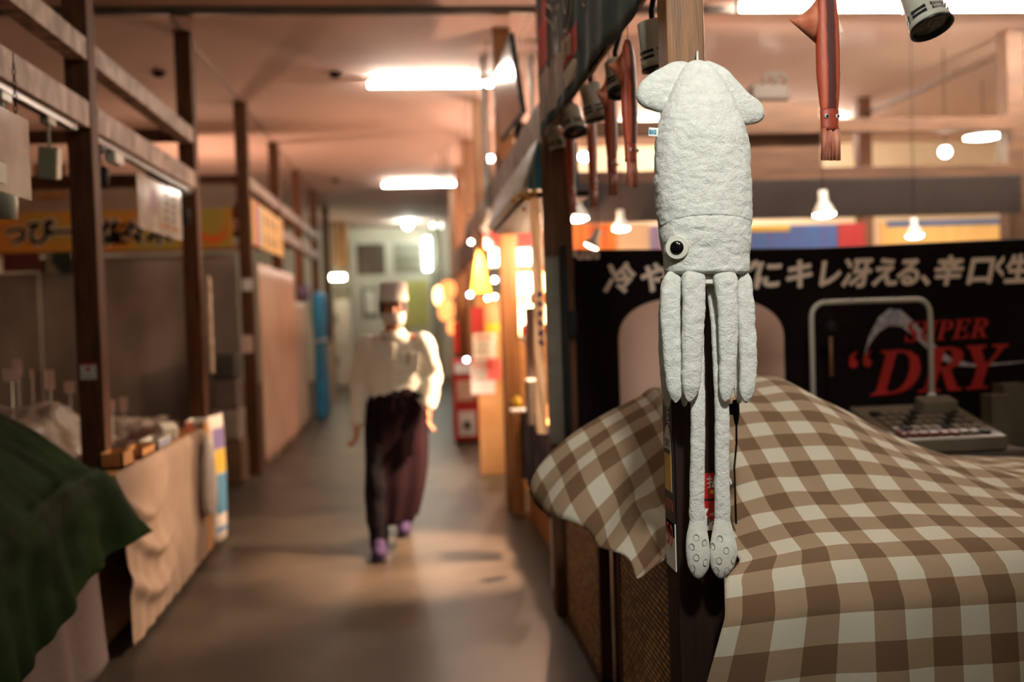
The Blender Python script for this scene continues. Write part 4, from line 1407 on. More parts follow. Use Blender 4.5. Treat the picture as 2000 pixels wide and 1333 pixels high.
def skirt(i, j):
    u, v = i / nU, j / nV
    Y = 4.70 + u * 1.86
    z = 0.835 - v * 0.80
    swag = math.exp(-((v - 0.30 - 0.28 * math.sin(math.pi * min(1, u / 0.62))) / 0.05) ** 2) * (1 if u < 0.62 else 0) * math.sin(math.pi * min(1, u / 0.62))
    swag2 = math.exp(-((v - 0.10 - 0.24 * math.sin(math.pi * min(1, u / 0.5))) / 0.04) ** 2) * math.sin(math.pi * min(1, u / 0.5))
    swag3 = math.exp(-((v - 0.48 - 0.34 * math.sin(math.pi * min(1, (u + 0.1) / 0.75))) / 0.06) ** 2) * math.sin(math.pi * min(1, (u + 0.1) / 0.75))
    x = -1.372 + 0.045 * (swag + 0.8 * swag2 + swag3) * min(1, v * 4) + 0.008 * math.sin(u * 60 + 3 * v) * v + 0.004 * noise.noise(Vector((u * 9, v * 5, 0)))
    x += 0.035 * v * (1 - u) - 0.02 * (1 - min(1, v * 14)) 
    return Vector((x, Y, z))


sk = MB().grid(skirt, nU, nV).build('cream_skirt_cloth', M['cream'], smooth=True, thick=0.003)
tag(sk, 'cream cloth hung in swags along the front of the fish counter', 'cloth')
MB().tube([skirt(i, nV) + Vector((0.001, 0, 0.004)) for i in range(0, nU + 1, 5)], 0.005, 8).build('hem', M['cream'], sk, smooth=True)

tag(MB().box((-1.392, 6.60, 0.02), (-1.378, 6.74, 0.86)).build('wooden_post_board', M['wood_l'], bevel=0.003), 'upright orange-brown wooden slat between the cream cloth and the poster', 'slat')
po = empty('price_poster', (-1.385, 6.9, 0.1), 'tall white poster with purple, yellow and blue blocks at the counter end', 'poster')
PB0, PB1 = 6.76, 7.16
cur = lambda t: -1.405 + 0.05 * math.sin(math.pi * min(1, max(0, t))) ** 1.0
MB().grid(lambda i, j: Vector((cur(i / 16) + 0.02 + 0.012 * math.sin(j / 12 * math.pi), PB0 + (PB1 - PB0) * i / 16, 0.03 + 0.86 * j / 12)), 16, 12).build('sheet', mat('poster_paper', s(206, 192, 176), s(212, 198, 182)), po, smooth=True, thick=0.002)
pb = lambda y: (y - PB0) / (PB1 - PB0)
for (z0, z1, y_0, y_1, col, nm) in ((0.66, 0.80, 6.79, 6.97, (112, 98, 140), 'purple_block'), (0.50, 0.655, 6.80, 6.97, (196, 164, 56), 'yellow_block'), (0.22, 0.49, 6.80, 6.98, (76, 124, 152), 'blue_block'), (0.10, 0.13, 6.80, 7.08, (70, 110, 160), 'blue_line')):
    MB().grid(lambda i, j: Vector((cur(pb(y_0 + (y_1 - y_0) * i / 8)) + 0.02 + 0.012 * math.sin((z0 + (z1 - z0) * j / 6 - 0.03) / 0.86 * math.pi) + 0.004, y_0 + (y_1 - y_0) * i / 8, z0 + (z1 - z0) * j / 6)), 8, 6).build(nm, mat(nm, s(*col)), po, smooth=True)

# hanging white bag
bg = empty('plastic_bag', (-1.345, 6.45, 0.3), 'white plastic bag hanging from the edge over the cream cloth', 'bag')
mb = MB()
rs = []
for z, w_, d_ in ((0.80, 0.02, 0.015), (0.72, 0.06, 0.03), (0.6, 0.10, 0.045), (0.46, 0.13, 0.05), (0.36, 0.13, 0.045), (0.31, 0.10, 0.03), (0.29, 0.04, 0.01)):
    rs.append([Vector((-1.335 + d_ * math.sin(a * math.pi / 12) + 0.006 * noise.noise(Vector((a, z * 9, 1))), 6.45 + w_ * math.cos(a * math.pi / 12) * (1 + 0.15 * noise.noise(Vector((a * 0.7, z * 7, 5)))), z)) for a in range(24)])
mb.rings(rs).build('sack', M['foamw'], bg, smooth=True)
MB().tube([(-1.335, 6.43, 0.79), (-1.36, 6.44, 0.84), (-1.335, 6.47, 0.79)], 0.006, 8).build('handle', M['foamw'], bg, smooth=True)

# crates and cartons on the ledge
for k, (Y0, Y1, z0, z1, mm, nm, lab) in enumerate(((4.95, 5.13, 0.822, 0.90, 'wood_l', 'wooden_crate', 'small raw wood crate on the ledge beside the first post foot'),
                                               (5.29, 5.55, 0.822, 0.87, 'wood_l', 'wooden_tray', 'shallow wooden tray on the ledge behind the first post'),
                                               (5.62, 5.9, 0.822, 0.875, 'foamw', 'foam_box', 'white foam box with blue edge on the ledge'),
                                               (6.75, 6.95, 0.822, 0.865, 'foamw', 'foam_tray', 'flat foam tray at the far end of the ledge'))):
    o = empty(nm, (-1.47, (Y0 + Y1) / 2, z0), lab, 'box')
    MB().box((-1.53, Y0, z0), (-1.42, Y1, z0 + 0.012)).build('base', M[mm], o)
    for a, b in (((-1.53, Y0, z0), (-1.42, Y0 + 0.01, z1)), ((-1.53, Y1 - 0.01, z0), (-1.42, Y1, z1)), ((-1.53, Y0, z0), (-1.52, Y1, z1)), ((-1.43, Y0, z0), (-1.42, Y1, z1))):
        MB().box(a, b).build('side', M[mm], o)
    if k == 2:
        MB().box((-1.4195, Y0, z1 - 0.03), (-1.418, Y1, z1 - 0.012)).build('blue_edge', mat('blue_edge', s(60, 80, 140)), o)


# crumpled film over the trays
def film(i, j, X0, X1, Y0, Y1, h, seed):
    x = X0 + (X1 - X0) * i / 60
    y = Y0 + (Y1 - Y0) * j / 60
    e = min(i, 60 - i, j, 60 - j) / 8
    z = 0.84 + h * min(1, e) * (0.75 + 0.35 * noise.noise(Vector((x * 2.2, y * 2.2, seed)))) + 0.05 * abs(noise.noise(Vector((x * 7, y * 5, seed + 3)))) + 0.02 * noise.noise(Vector((x * 19, y * 13, seed)))
    return Vector((x, y, z))


fm = MB().grid(lambda i, j: film(i, j, -3.2, -1.74, 4.82, 5.9, 0.26, 1.0), 60, 60).build('film_cover', M['film'], smooth=True)
tag(fm, 'crumpled clear film over dark trays next to the green tarp', 'plastic sheet')
fm = MB().grid(lambda i, j: film(i, j, -2.9, -1.74, 5.95, 7.2, 0.04, 9.0), 60, 60).build('film_cover', M['film'], smooth=True)
tag(fm, 'flat pale film over the far half of the fish counter', 'plastic sheet')
M['tray'] = mat('dark_tray', s(30, 24, 20), s(52, 38, 26), scale=6, rough=0.5)
for k, (x, y, lab) in enumerate(((-2.0, 5.15, 'dark fish tray under the crumpled film closest to the first post'), (-2.45, 5.2, 'dark fish tray at the middle of the crumpled film'), (-2.9, 5.25, 'dark fish tray deepest under the crumpled film'))):
    o = empty('fish_tray', (x, y, 0.82), lab, 'tray', 'trays under the film')
    MB().box((x - 0.19, y - 0.24, 0.82), (x + 0.19, y + 0.24, 0.828)).build('base', M['tray'], o)
    for a, b in (((x - 0.19, y - 0.24), (x + 0.19, y - 0.225)), ((x - 0.19, y + 0.225), (x + 0.19, y + 0.24)), ((x - 0.19, y - 0.24), (x - 0.175, y + 0.24)), ((x + 0.175, y - 0.24), (x + 0.19, y + 0.24))):
        MB().box((a[0], a[1], 0.82), (b[0], b[1], 0.87)).build('side', M['tray'], o)


def price_card(px, py, Y, w_, h_, label, zb):
    c = P(px, py, Y)
    e = empty('price_card', (c.x, c.y, zb), label, 'price card', 'price cards on the fish counter')
    MB().obox(c, (w_, 0.004, h_), Matrix.Rotation(0.25, 3, 'Z')).build('card', M['card_p'], e)
    MB().tube([(c.x, c.y + 0.004, c.z - h_ * 0.4), (c.x, c.y + 0.004, zb)], 0.004, 6).build('stick', M['white'], e)


for a in ((22, 733, 5.75, 0.09, 0.07, 'wide pink price card sticking up at the frame edge above the film', 0.82), (34, 718, 6.1, 0.05, 0.10, 'tall pink price card behind the wide one', 0.82),
          (62, 732, 6.2, 0.02, 0.06, 'thin pale price card between two pink ones', 0.82), (97, 742, 5.95, 0.05, 0.11, 'leaning pale price card close to the first post on the film', 0.82),
          (136, 757, 6.3, 0.06, 0.07, 'low price card half hidden by the first post', 0.82), (218, 793, 6.0, 0.045, 0.07, 'small pinkish card just past the first post', 0.82), (241, 790, 6.3, 0.05, 0.09, 'leaning pink card on the far fish counter half', 0.82)):
    price_card(*a)
c = P(345, 845, 6.6)
tag(MB().obox((-1.47, 6.58, 0.85), (0.05, 0.07, 0.055), Matrix.Rotation(0.4, 3, 'Z')).build('pink_tag', mat('salmon_card', s(236, 150, 116)), bevel=0.004), 'salmon pink tag standing on the ledge near the white bag', 'tag')
c = P(278, 870, 5.6)
tag(MB().obox((-1.47, 6.02, 0.885), (0.10, 0.10, 0.08), Matrix.Rotation(0.6, 3, 'Z') @ Matrix.Rotation(0.3, 3, 'X')).build('crumpled_pack', M['foamw'], bevel=0.012), 'crumpled white pack leaning on the ledge middle', 'pack')

# ------------------------------------------------------------------ green tarp over the display in front
tb = empty('display_table', (-2.2, 3.2, 0), 'stepped display table under the green tarp', 'table')
MB().box((-2.9, 1.2, 0.72), (-1.52, 4.55, 0.80)).build('top', M['counter'], tb)
MB().box((-2.9, 1.2, 0.80), (-2.0, 4.5, 1.02)).build('step', M['counter'], tb)
for x in (-2.84, -1.58):
    for y in (1.3, 4.5):
        MB().box((x - 0.03, y - 0.03, 0), (x + 0.03, y + 0.03, 0.72)).build('leg', M['counter'], tb)
PROF = [(-2.75, 1.42), (-2.35, 1.36), (-2.0, 1.23), (-1.72, 1.05), (-1.52, 0.90), (-1.455, 0.865), (-1.43, 0.80), (-1.41, 0.70), (-1.385, 0.60), (-1.36, 0.50)]
NP, NYT = 70, 110


def tarp(i, j):
    u = i / NP * (len(PROF) - 1)
    k = min(int(u), len(PROF) - 2)
    f = u - k
    p0, p1, p2, p3 = [Vector(PROF[min(max(k + q, 0), len(PROF) - 1)]) for q in (-1, 0, 1, 2)]
    p = 0.5 * (2 * p1 + (p2 - p0) * f + (2 * p0 - 5 * p1 + 4 * p2 - p3) * f * f + (3 * p1 - p0 - 3 * p2 + p3) * f ** 3)
    t = j / NYT
    Y = 1.2 + (4.66 - 1.2) * t
    x, z = p.x, p.y
    drop = max(0, (u - 4.6) / 4.4)
    near = max(0, 4.35 - Y)
    # the front edge sags between the two ends and the hem reaches lower towards the viewer
    if u > 3:
        z -= min(0.16, near * 0.13) * min(1, (u - 3) / 2)
    z -= drop * near * 0.085
    fold = math.sin(Y * 15 + 1.2 * math.sin(Y * 4.3)) + 0.6 * math.sin(Y * 33 + u)
    x += 0.015 * fold * drop + 0.010 * noise.noise(Vector((Y * 7, u, 3)))
    z += 0.008 * noise.noise(Vector((x * 3, Y * 3, 1))) + 0.003 * math.sin(Y * 7 + u * 1.9) + (0.01 * noise.noise(Vector((Y * 11, u * 1.5, 7))) if u < 5 else 0)
    # corner fold at the far end flies out over the aisle
    end = max(0, (Y - 4.38) / 0.28)
    x += 0.11 * end ** 1.5 * drop
    z += 0.06 * end * drop
    Y2 = Y + 0.06 * end * drop
    return Vector((x, Y2, z))


tp = MB().grid(tarp, NP, NYT)
# far end hangs down
edge = [tarp(i, NYT) for i in range(NP + 1)]
tp.rings([[p + Vector((0.0, 0.02 * t, -t * (0.34 if p.x < -1.44 else 0.34 * max(0, 1 - (p.x + 1.44) / 0.16)))) for p in edge] for t in (0, 0.33, 0.66, 1)], False, False, closed=False)
bmesh.ops.remove_doubles(tp.bm, verts=tp.bm.verts, dist=0.0005)
tp = tp.build('green_tarp', M['green'], smooth=True, thick=0.003)
tag(tp, 'dark green tarp draped over the display table at the aisle edge', 'tarp')
sk2 = MB().grid(lambda i, j: Vector((-1.462 + 0.012 * math.sin((1.3 + 3.28 * i / 140) * 16 + 0.8 * math.sin(i * 0.21)) * (1 - j / 20 * 0.6) + 0.05 * (1 - j / 20), 1.3 + 3.28 * i / 140, 0.02 + 0.62 * j / 20 + 0.012 * math.sin(i * 0.13))), 140, 20).build(
    'table_skirt', M['greycloth'], smooth=True, thick=0.003)
tag(sk2, 'pinkish grey table skirt showing under the green tarp', 'cloth')

# ------------------------------------------------------------------ lights, sheets and notices hanging on the aisle rails
M['track'] = mat('track_metal', s(120, 116, 110), s(140, 136, 130), rough=0.35, metallic=0.5)
for k, (y0_, y1_, lab) in enumerate(((0.8, 5.0, 'grey lighting track under the pale rail over the green tarp'), (5.32, 7.5, 'grey lighting track under the pale rail over the cream cloth counter'))):
    o = MB().box((LX - 0.075, y0_, 2.465), (LX - 0.03, y1_, 2.499)).build('lighting_track', M['track'], bevel=0.003)
    tag(o, lab, 'track', 'aisle lighting tracks')
    MB().box((LX - 0.08, y1_, 2.466), (LX - 0.025, y1_ + 0.02, 2.499)).build('end_cap', M['white'], o)
XT = LX - 0.052


def hang_lamp(Y, zt, kind, label, m):
    e = empty('track_lamp', (XT, Y, 2.465), label, 'lamp', 'lamps on the aisle tracks')
    MB().box((XT - 0.02, Y - 0.05, 2.43), (XT + 0.02, Y + 0.05, 2.4648)).build('adapter', m, e, bevel=0.004)
    MB().tube([(XT, Y, 2.44), (XT, Y, zt)], 0.008, 8).build('stem', m, e)
    R = Matrix.Rotation(0.12, 3, 'X') @ Matrix.Rotation(0.1, 3, 'Y')
    if kind == 'box':
        MB().obox((XT, Y, zt - 0.07), (0.085, 0.075, 0.145), R).build('head', m, e, bevel=0.008)
    else:
        MB().lathe([(0.02, 0), (0.04, -0.015), (0.043, -0.05), (0.043, -0.12), (0.036, -0.12), (0.03, -0.08)], (XT, Y, zt), R, 20, True).build('head', m, e, smooth=True)
    return e


def yat(px, py):
    return PX(px, py, XT).y


hang_lamp(yat(95, 265), 2.33, 'box', 'pale boxy track lamp hanging over the green tarp', mat('lamp_putty', s(150, 146, 122), s(160, 156, 132), rough=0.5))
hang_lamp(yat(15, 415), 2.08, 'can', 'pale track lamp below the big clear sheet at the frame edge', M['spot'])
hang_lamp(5.45, 2.36, 'can', 'black track lamp just past the first post', M['black'])
hang_lamp(7.36, 2.34, 'can', 'black track lamp close to the second post', M['black'])
o = MB().box((XT - 0.03, 5.62, 2.405), (XT + 0.03, 5.78, 2.4648)).build('track_adapter', M['white'], bevel=0.006)
tag(o, 'white adapter block on the track past the first post', 'adapter')
M['acrylic'] = mat('clear_acrylic', s(176, 168, 158), s(220, 214, 204), scale=5, rough=0.12, alpha=0.8, spec=0.8)
e = empty('acrylic_sheet', (-1.6, 3.6, 2.0), 'big glossy clear sheet hanging on a chain at the frame edge', 'sign sheet')
a, b = P(58, 245, 3.84), P(62, 402, 3.84)
mb = MB()
xs = a.x
mb.obox((xs - 0.01, 3.84 - 0.36, (a.z + b.z) / 2 + 0.02), (0.004, 0.74, a.z - b.z), Matrix.Rotation(0.0, 3, 'X')).build('sheet', M['acrylic'], e)
MB().box((xs - 0.006, 3.30, b.z + 0.05), (xs - 0.005, 3.62, b.z + 0.12)).build('white_patch', M['paper'], e)
for y in (3.74, 3.2):
    mb = MB()
    for q in range(9):
        z = a.z + 0.005 + q * 0.022
        mb.tube([Vector((xs - 0.01, y, z + 0.013)) + (Vector((0.006, 0, 0)) if q % 2 else Vector((0, 0.006, 0))) * math.cos(w_ * math.pi / 5) + Vector((0, 0, 0.013)) * math.sin(w_ * math.pi / 5) for w_ in range(11)], 0.002, 6)
    mb.build('chain', M['black'], e)
    MB().tube([(xs - 0.01, y, a.z + 0.2), (xs - 0.01, y, 2.51)], 0.002, 6).build('chain', M['black'], e)
# smaller acrylic sheet with a squid picture
e = empty('acrylic_sheet', (-1.6, 6.4, 2.0), 'small glossy clear sheet with a purple picture hanging under the track', 'sign sheet')
ya, yb_ = yat(272, 390), yat(350, 390)
zt_, zb_ = P(272, 335, ya).z, P(275, 445, ya).z
RZ = Matrix.Rotation(-0.02, 3, 'Z')
yc = (ya + yb_) / 2
L = (yb_ - ya)
f = lambda t, z, off=0.0: Vector((XT, yc, 0)) + RZ @ Vector((off, (t - 0.5) * L, 0)) + Vector((0, 0, z))
mb = MB()
mb.obox(f(0.5, (zt_ + zb_) / 2), (0.004, L, zt_ - zb_), RZ).build('sheet', M['acrylic'], e)
M['purple'] = mat('purple_print', s(110, 70, 84), s(126, 84, 96), rough=0.5)
mb = MB()
mb.face([f(0.34 + 0.08 * math.cos(q * math.pi / 10), zt_ - 0.14 + 0.085 * math.sin(q * math.pi / 10), 0.003) for q in range(20)])
mb.build('purple_picture', M['purple'], e)
for t in (0.62, 0.8):
    for q in range(5):
        MB().obox(f(t, zt_ - 0.07 - q * 0.05, 0.003), (0.001, 0.07, 0.03), RZ).build('dark_print', M['ink'], e)
MB().obox(f(0.68, zb_ + 0.06, 0.003), (0.001, L * 0.5, 0.03), RZ).build('tan_print', M['card'], e)
for t in (0.12, 0.75):
    MB().tube([f(t, zt_ - 0.01), f(t, zt_ + 0.06) * 0.5 + Vector((XT, yc + (t - 0.5) * L, zt_ + 0.06)) * 0.5, Vector((XT, yc + (t - 0.5) * L, 2.463))], 0.003, 6).build('cord', M['white'], e)

# notice on the first post
X_0, X_1, Z0, Z1 = boxpt(157, 710, 188, 742, 5.148)
no = empty('notice', ((X_0 + X_1) / 2, 5.15, Z0), 'small white notice with a red mark on the first post', 'notice')
MB().box((X_0, 5.146, Z0), (X_1, 5.15, Z1)).build('sheet', M['white'], no)
MB().box((X_0, 5.1445, Z1 - 0.010), (X_1, 5.146, Z1)).build('red_band', M['red'], no)
xm = (X_0 + X_1) / 2
MB().lathe([(0.011, 0), (0.011, 0.001)], (xm, 5.146, Z1 - 0.03), Matrix.Rotation(math.pi / 2, 3, 'X'), 14, True, True).build('red_mark', M['red'], no)
MB().box((X_0 + 0.01, 5.1448, Z0 + 0.008), (X_1 - 0.01, 5.146, Z0 + 0.011)).box((X_0 + 0.014, 5.1448, Z0 + 0.018), (X_1 - 0.014, 5.146, Z0 + 0.021)).build('lettering_lines', M['steel'], no)
# clear bag strip on the second post
e = empty('hanging_bag_roll', (LX + 0.04, 7.6, 1.2), 'glossy clear bag strip hooked on the aisle face of the second post', 'bag')
rs = []
for q in range(30):
    z = 1.86 - q * 0.025
    r = 0.016 + 0.008 * abs(math.sin(q * 0.7)) + 0.006 * noise.noise(Vector((q * 0.6, 0, 2)))
    rs.append([Vector((LX + 0.046 + r * math.cos(k * math.pi / 6), 7.61 + 1.4 * r * math.sin(k * math.pi / 6), z)) for k in range(12)])
MB().rings(rs).build('strip', mat('clear_bag', s(196, 176, 150), s(230, 214, 190), scale=12, rough=0.12, alpha=0.75), e, smooth=True)
MB().tube([(LX + 0.001, 7.61, 1.38), (LX + 0.05, 7.61, 1.37), (LX + 0.055, 7.61, 1.40)], 0.006, 8).build('hook', M['steel'], e, smooth=True)

# ------------------------------------------------------------------ lettered banner and grey curtains across the curtain-side stall
YL = 9.93
M['sign_y'] = mat('mottled_yellow', s(206, 132, 44), s(170, 150, 60), scale=2.2, rough=0.6, detail=1, lo=0.42, hi=0.6)
X_0, X_1, Z0, Z1 = boxpt(-80, 396, 452, 490, YL)
Z1 = min(Z1, 2.62)
e = tag(MB().box((-5.5, YL, Z0), (X_1, YL + 0.059, Z1)).build('lettered_banner', M['sign_y']), 'mottled yellow shop banner with dark outlined lettering behind the first two posts', 'banner')
M['letter_halo'] = mat('letter_halo', s(240, 228, 208))
for body, px in (('っ', 4), ('ぴ', 52), ('ー', 96), ('佐', 196), ('々', 236), ('木', 284)):
    b = P(px, 474, YL)
    text('lettering', body, 0.26, M['letter_halo'], e, (b.x, YL - 0.002, b.z), (1, 0, 0), (0, 0, 1), bold=0.004, fat=0.016, extrude=0.001)
    text('lettering', body, 0.26, mat('letter_navy', s(26, 22, 30)), e, (b.x, YL - 0.006, b.z), (1, 0, 0), (0, 0, 1), bold=0.003, fat=0.006, extrude=0.001)
mb = MB()
arcp = [P(418 + 26 * math.cos(a), 452 + 24 * math.sin(a), YL) for a in [k * math.pi / 10 - 0.3 for k in range(11)]]
arcq = [P(416 + 24 * math.cos(a), 446 + 15 * math.sin(a), YL) for a in [k * math.pi / 10 - 0.3 for k in range(11)]]
mb.rings([[Vector((p.x, YL - 0.003, p.z)) for p in arcp], [Vector((p.x, YL - 0.003, p.z)) for p in arcq]], False, False, closed=False)
mb.build('orange_crescent', mat('orange_print', s(222, 96, 24)), e)

M['grey_vinyl'] = mat('grey_vinyl', s(100, 86, 75), s(158, 142, 128), scale=1.6, rough=0.35, detail=5, stretch=(1, 1, 0.7), lo=0.3, hi=0.7)


def drape(name, X0, X1, Y0, Y1, z0, z1, m, label, amp=0.02, freq=40, cat='curtain', group=None, n=100, hem=0.0):
    d = Vector((X1 - X0, Y1 - Y0, 0))
    nn = Vector((-d.y, d.x, 0)).normalized()
    Ln = d.length

    def f(i, j):
        t = i / n
        q = t * Ln * freq
        k = 0.5 + 0.5 * (1 - j / 16)
        return Vector((X0, Y0, 0)) + d * t + nn * amp * k * (math.sin(q + 1.3 * math.sin(q * 0.23)) + 0.4 * math.sin(q * 2.3)) + Vector((0, 0, z0 + (z1 - z0) * j / 16 + hem * math.sin(q * 0.4) * (1 - j / 16)))
    o = MB().grid(f, n, 16).build(name, m, smooth=True, thick=0.003)
    return tag(o, label, cat, group)


zt_ = Z0 - 0.12
drape('vinyl_curtain', -5.4, P(78, 600, 9.99).x, 9.99, 9.99, 0.02, P(30, 535, 9.99).z, M['grey_vinyl'], 'dull grey vinyl curtain at the frame edge behind the price cards', 0.02, 7)
drape('vinyl_curtain', P(80, 600, 9.99).x, P(466, 600, 9.99).x, 9.99, 9.99, 0.02, P(300, 500, 9.99).z, M['grey_vinyl'], 'wide grey vinyl curtain between the first and third posts', 0.02, 5)
X_0, X_1, Z0b, Z1b = boxpt(4, 497, 78, 531, 9.92)
o = MB().box((X_0, 9.93, Z0b), (X_1, 9.955, min(Z1b + 0.04, Z0 - 0.002))).build('menu_board', mat('maroon_board', s(70, 22, 18), s(96, 40, 32), scale=30), None)
tag(o, 'maroon menu board under the lettered banner at the frame edge', 'board')
X_0, X_1, Z0b, Z1b = boxpt(88, 500, 140, 536, 9.92)
o = MB().box((X_0, 9.93, Z0b), (X_1, 9.955, min(Z1b + 0.04, Z0 - 0.002))).build('menu_board', mat('pale_board', s(120, 110, 84), s(20, 34, 24), scale=1.2, lo=0.5, hi=0.52), None)
tag(o, 'pale and dark green board under the banner by the first post', 'board')
for k, (x0, yy0, x1, yy1, lab) in enumerate(((60, 318, 126, 342, 'upper small wooden price plank behind the first post'), (64, 370, 126, 390, 'lower small wooden price plank behind the first post'))):
    X_0, X_1, Z0b, Z1b = boxpt(x0, yy0, x1, yy1, 9.9)
    o = MB().box((X_0, 9.95, Z0b), (X_1, 9.97 if k else 9.992, Z1b)).build('price_plank', mat('plank_tan', s(140, 92, 50), s(170, 124, 80), scale=14))
    tag(o, lab, 'sign', 'price planks on the crossrail')
tag(MB().box((-5.5, 9.97, 2.625), (LX - 0.15, 9.988, 2.855)).build('backing_board', mat('pale_backing', s(150, 126, 108), s(164, 140, 122))), 'pale backing board above the lettered banner between the crossrails', 'board')
for k, (x0, yy0, x1, yy1, Y, mm, lab) in enumerate(((416, 800, 470, 860, 9.4, 'foamw', 'upper white foam box stacked beyond the fish counter'), (412, 862, 474, 925, 9.35, 'card', 'brown carton under the white foam box beyond the fish counter'),
                                                  (418, 690, 466, 740, 9.5, 'steel', 'dark grey crate above the foam boxes beyond the counter'), (420, 742, 468, 798, 9.45, 'greycloth', 'grey carton between the crate and the foam box'))):
    zA = PZ(440, 925, 0)
    X_0, X_1, Z0b, Z1b = boxpt(x0, yy0, x1, yy1, Y)
    o = MB().box((X_0, 9.35, Z0b if k != 1 else 0.0), (X_1, 9.7, Z1b)).build('stacked_box', mat('box_' + mm, *{'foamw': (s(120, 110, 98), s(136, 124, 110)), 'card': (s(84, 62, 42), s(98, 72, 50)), 'steel': (s(52, 52, 50), s(62, 62, 60)), 'greycloth': (s(88, 78, 70), s(100, 88, 80))}[mm], scale=9), bevel=0.02)  # darkened material copies, dimness behind vinyl put into the colour
    tag(o, lab, 'box', 'stacked boxes beyond the fish counter')

# ------------------------------------------------------------------ cook walking along the aisle
YC = 6.5
M['skin'] = mat('skin', s(176, 112, 78), s(190, 124, 88), scale=12, rough=0.5)
M['hair'] = mat('dark_hair', s(26, 20, 18), s(36, 28, 24), scale=60, rough=0.5)
M['shirt'] = mat('off_white_jacket', s(238, 230, 210), s(244, 236, 218), scale=5, rough=0.85, bump=0.08, bscale=25)
M['hat'] = mat('white_hat', s(226, 214, 208), s(234, 222, 216), scale=5, rough=0.8)
M['mask'] = mat('white_mask', s(224, 216, 206), s(232, 226, 216), rough=0.8)
M['apron'] = mat('dark_maroon_apron', s(30, 17, 20), s(38, 22, 25), scale=4, rough=0.85, bump=0.06, bscale=30, spec=0.06)
M['trousers'] = mat('black_trousers', s(24, 22, 24), s(32, 28, 30), rough=0.9, spec=0.08)
M['shoe'] = mat('purple_boot', s(54, 42, 70), s(64, 50, 80), scale=12, rough=0.7, spec=0.15)
M['sole'] = mat('dark_sole', s(28, 24, 26), s(34, 30, 32), rough=0.7)


def remeshed(mb, name, voxel, m, parent=None, smooth_it=4, wrinkle=0.0, wsc=9.0, seed=0.0):
    o = mb.build('tmp_body', None)
    md = o.modifiers.new('r', 'REMESH')
    md.mode = 'VOXEL'
    md.voxel_size = voxel
    ms = o.modifiers.new('s', 'SMOOTH')
    ms.iterations = smooth_it
    ms.factor = 0.5
    dg = bpy.context.evaluated_depsgraph_get()
    me = bpy.data.meshes.new_from_object(o.evaluated_get(dg), depsgraph=dg)
    bpy.data.objects.remove(o)
    me.name = name
    if wrinkle:
        nn = [v.normal.copy() for v in me.vertices]
        for v, n in zip(me.vertices, nn):
            q = Vector((v.co.x * wsc, v.co.y * wsc, v.co.z * wsc * 1.4 + seed))
            v.co += n * wrinkle * (noise.noise(q) + 0.6 * abs(noise.noise(q * 2.1)))
    me.materials.clear()
    me.materials.append(m)
    me.polygons.foreach_set('use_smooth', [True] * len(me.polygons))
    o = bpy.data.objects.new(name, me)
    COL.objects.link(o)
    if parent:
        o.parent = parent
        o.matrix_parent_inverse = world_of(parent).inverted()
    return o


J = dict(head=P(768, 603, 6.44), chin=P(765, 634, 6.38), neck0=P(768, 640, 6.49), neck1=P(769, 662, 6.53),
         shR=P(716, 674, 6.53), elR=P(703, 752, 6.56), wrR=P(698, 822, 6.44),
         shL=P(826, 668, 6.51), elL=P(845, 738, 6.55), wrL=P(838, 790, 6.36),
         hipR=P(750, 805, 6.55), hipL=P(797, 803, 6.58), knR=P(738, 930, 6.42), knL=P(796, 925, 6.62),
         anR=P(741, 1072, 6.37), anL=P(789, 1024, 6.97))
bd = MB()
h = J['head']
bd.ball(h + Vector((0, 0.012, 0.022)), (0.076, 0.094, 0.098), 24)
bd.ball(h + Vector((0, -0.012, -0.045)), (0.060, 0.072, 0.072), 20)
bd.ball(h + Vector((-0.004, -0.052, -0.092)), (0.034, 0.03, 0.026), 14)
bd.capsule(h + Vector((0, -0.082, 0.012)), h + Vector((0, -0.100, -0.028)), 0.010, 0.016, 10)     # nose
for sx in (-1, 1):
    bd.ball(h + Vector((sx * 0.078, 0.015, -0.012)), (0.012, 0.02, 0.034), 12)                  # ears
    bd.ball(h + Vector((sx * 0.032, -0.074, 0.024)), (0.022, 0.016, 0.011), 12)                  # brow
    bd.ball(h + Vector((sx * 0.036, -0.066, -0.022)), (0.026, 0.022, 0.024), 12)                 # cheeks
bd.capsule(J['neck0'], J['neck1'], 0.054, 0.066, 16)
bd.tube([J['neck1'] + Vector((0, 0, -0.02)), P(770, 690, 6.54), P(772, 740, 6.56), P(773, 800, 6.56)], [0.12, 0.155, 0.140, 0.15], 20, flat=0.66)
for a, b, c in (('shR', 'elR', 'wrR'), ('shL', 'elL', 'wrL')):
    bd.capsule(J[a], J[b], 0.048, 0.038, 12)
    bd.capsule(J[b], J[c], 0.038, 0.026, 12)
bd.capsule(J['shR'], J['shL'], 0.055, 0.055, 12)


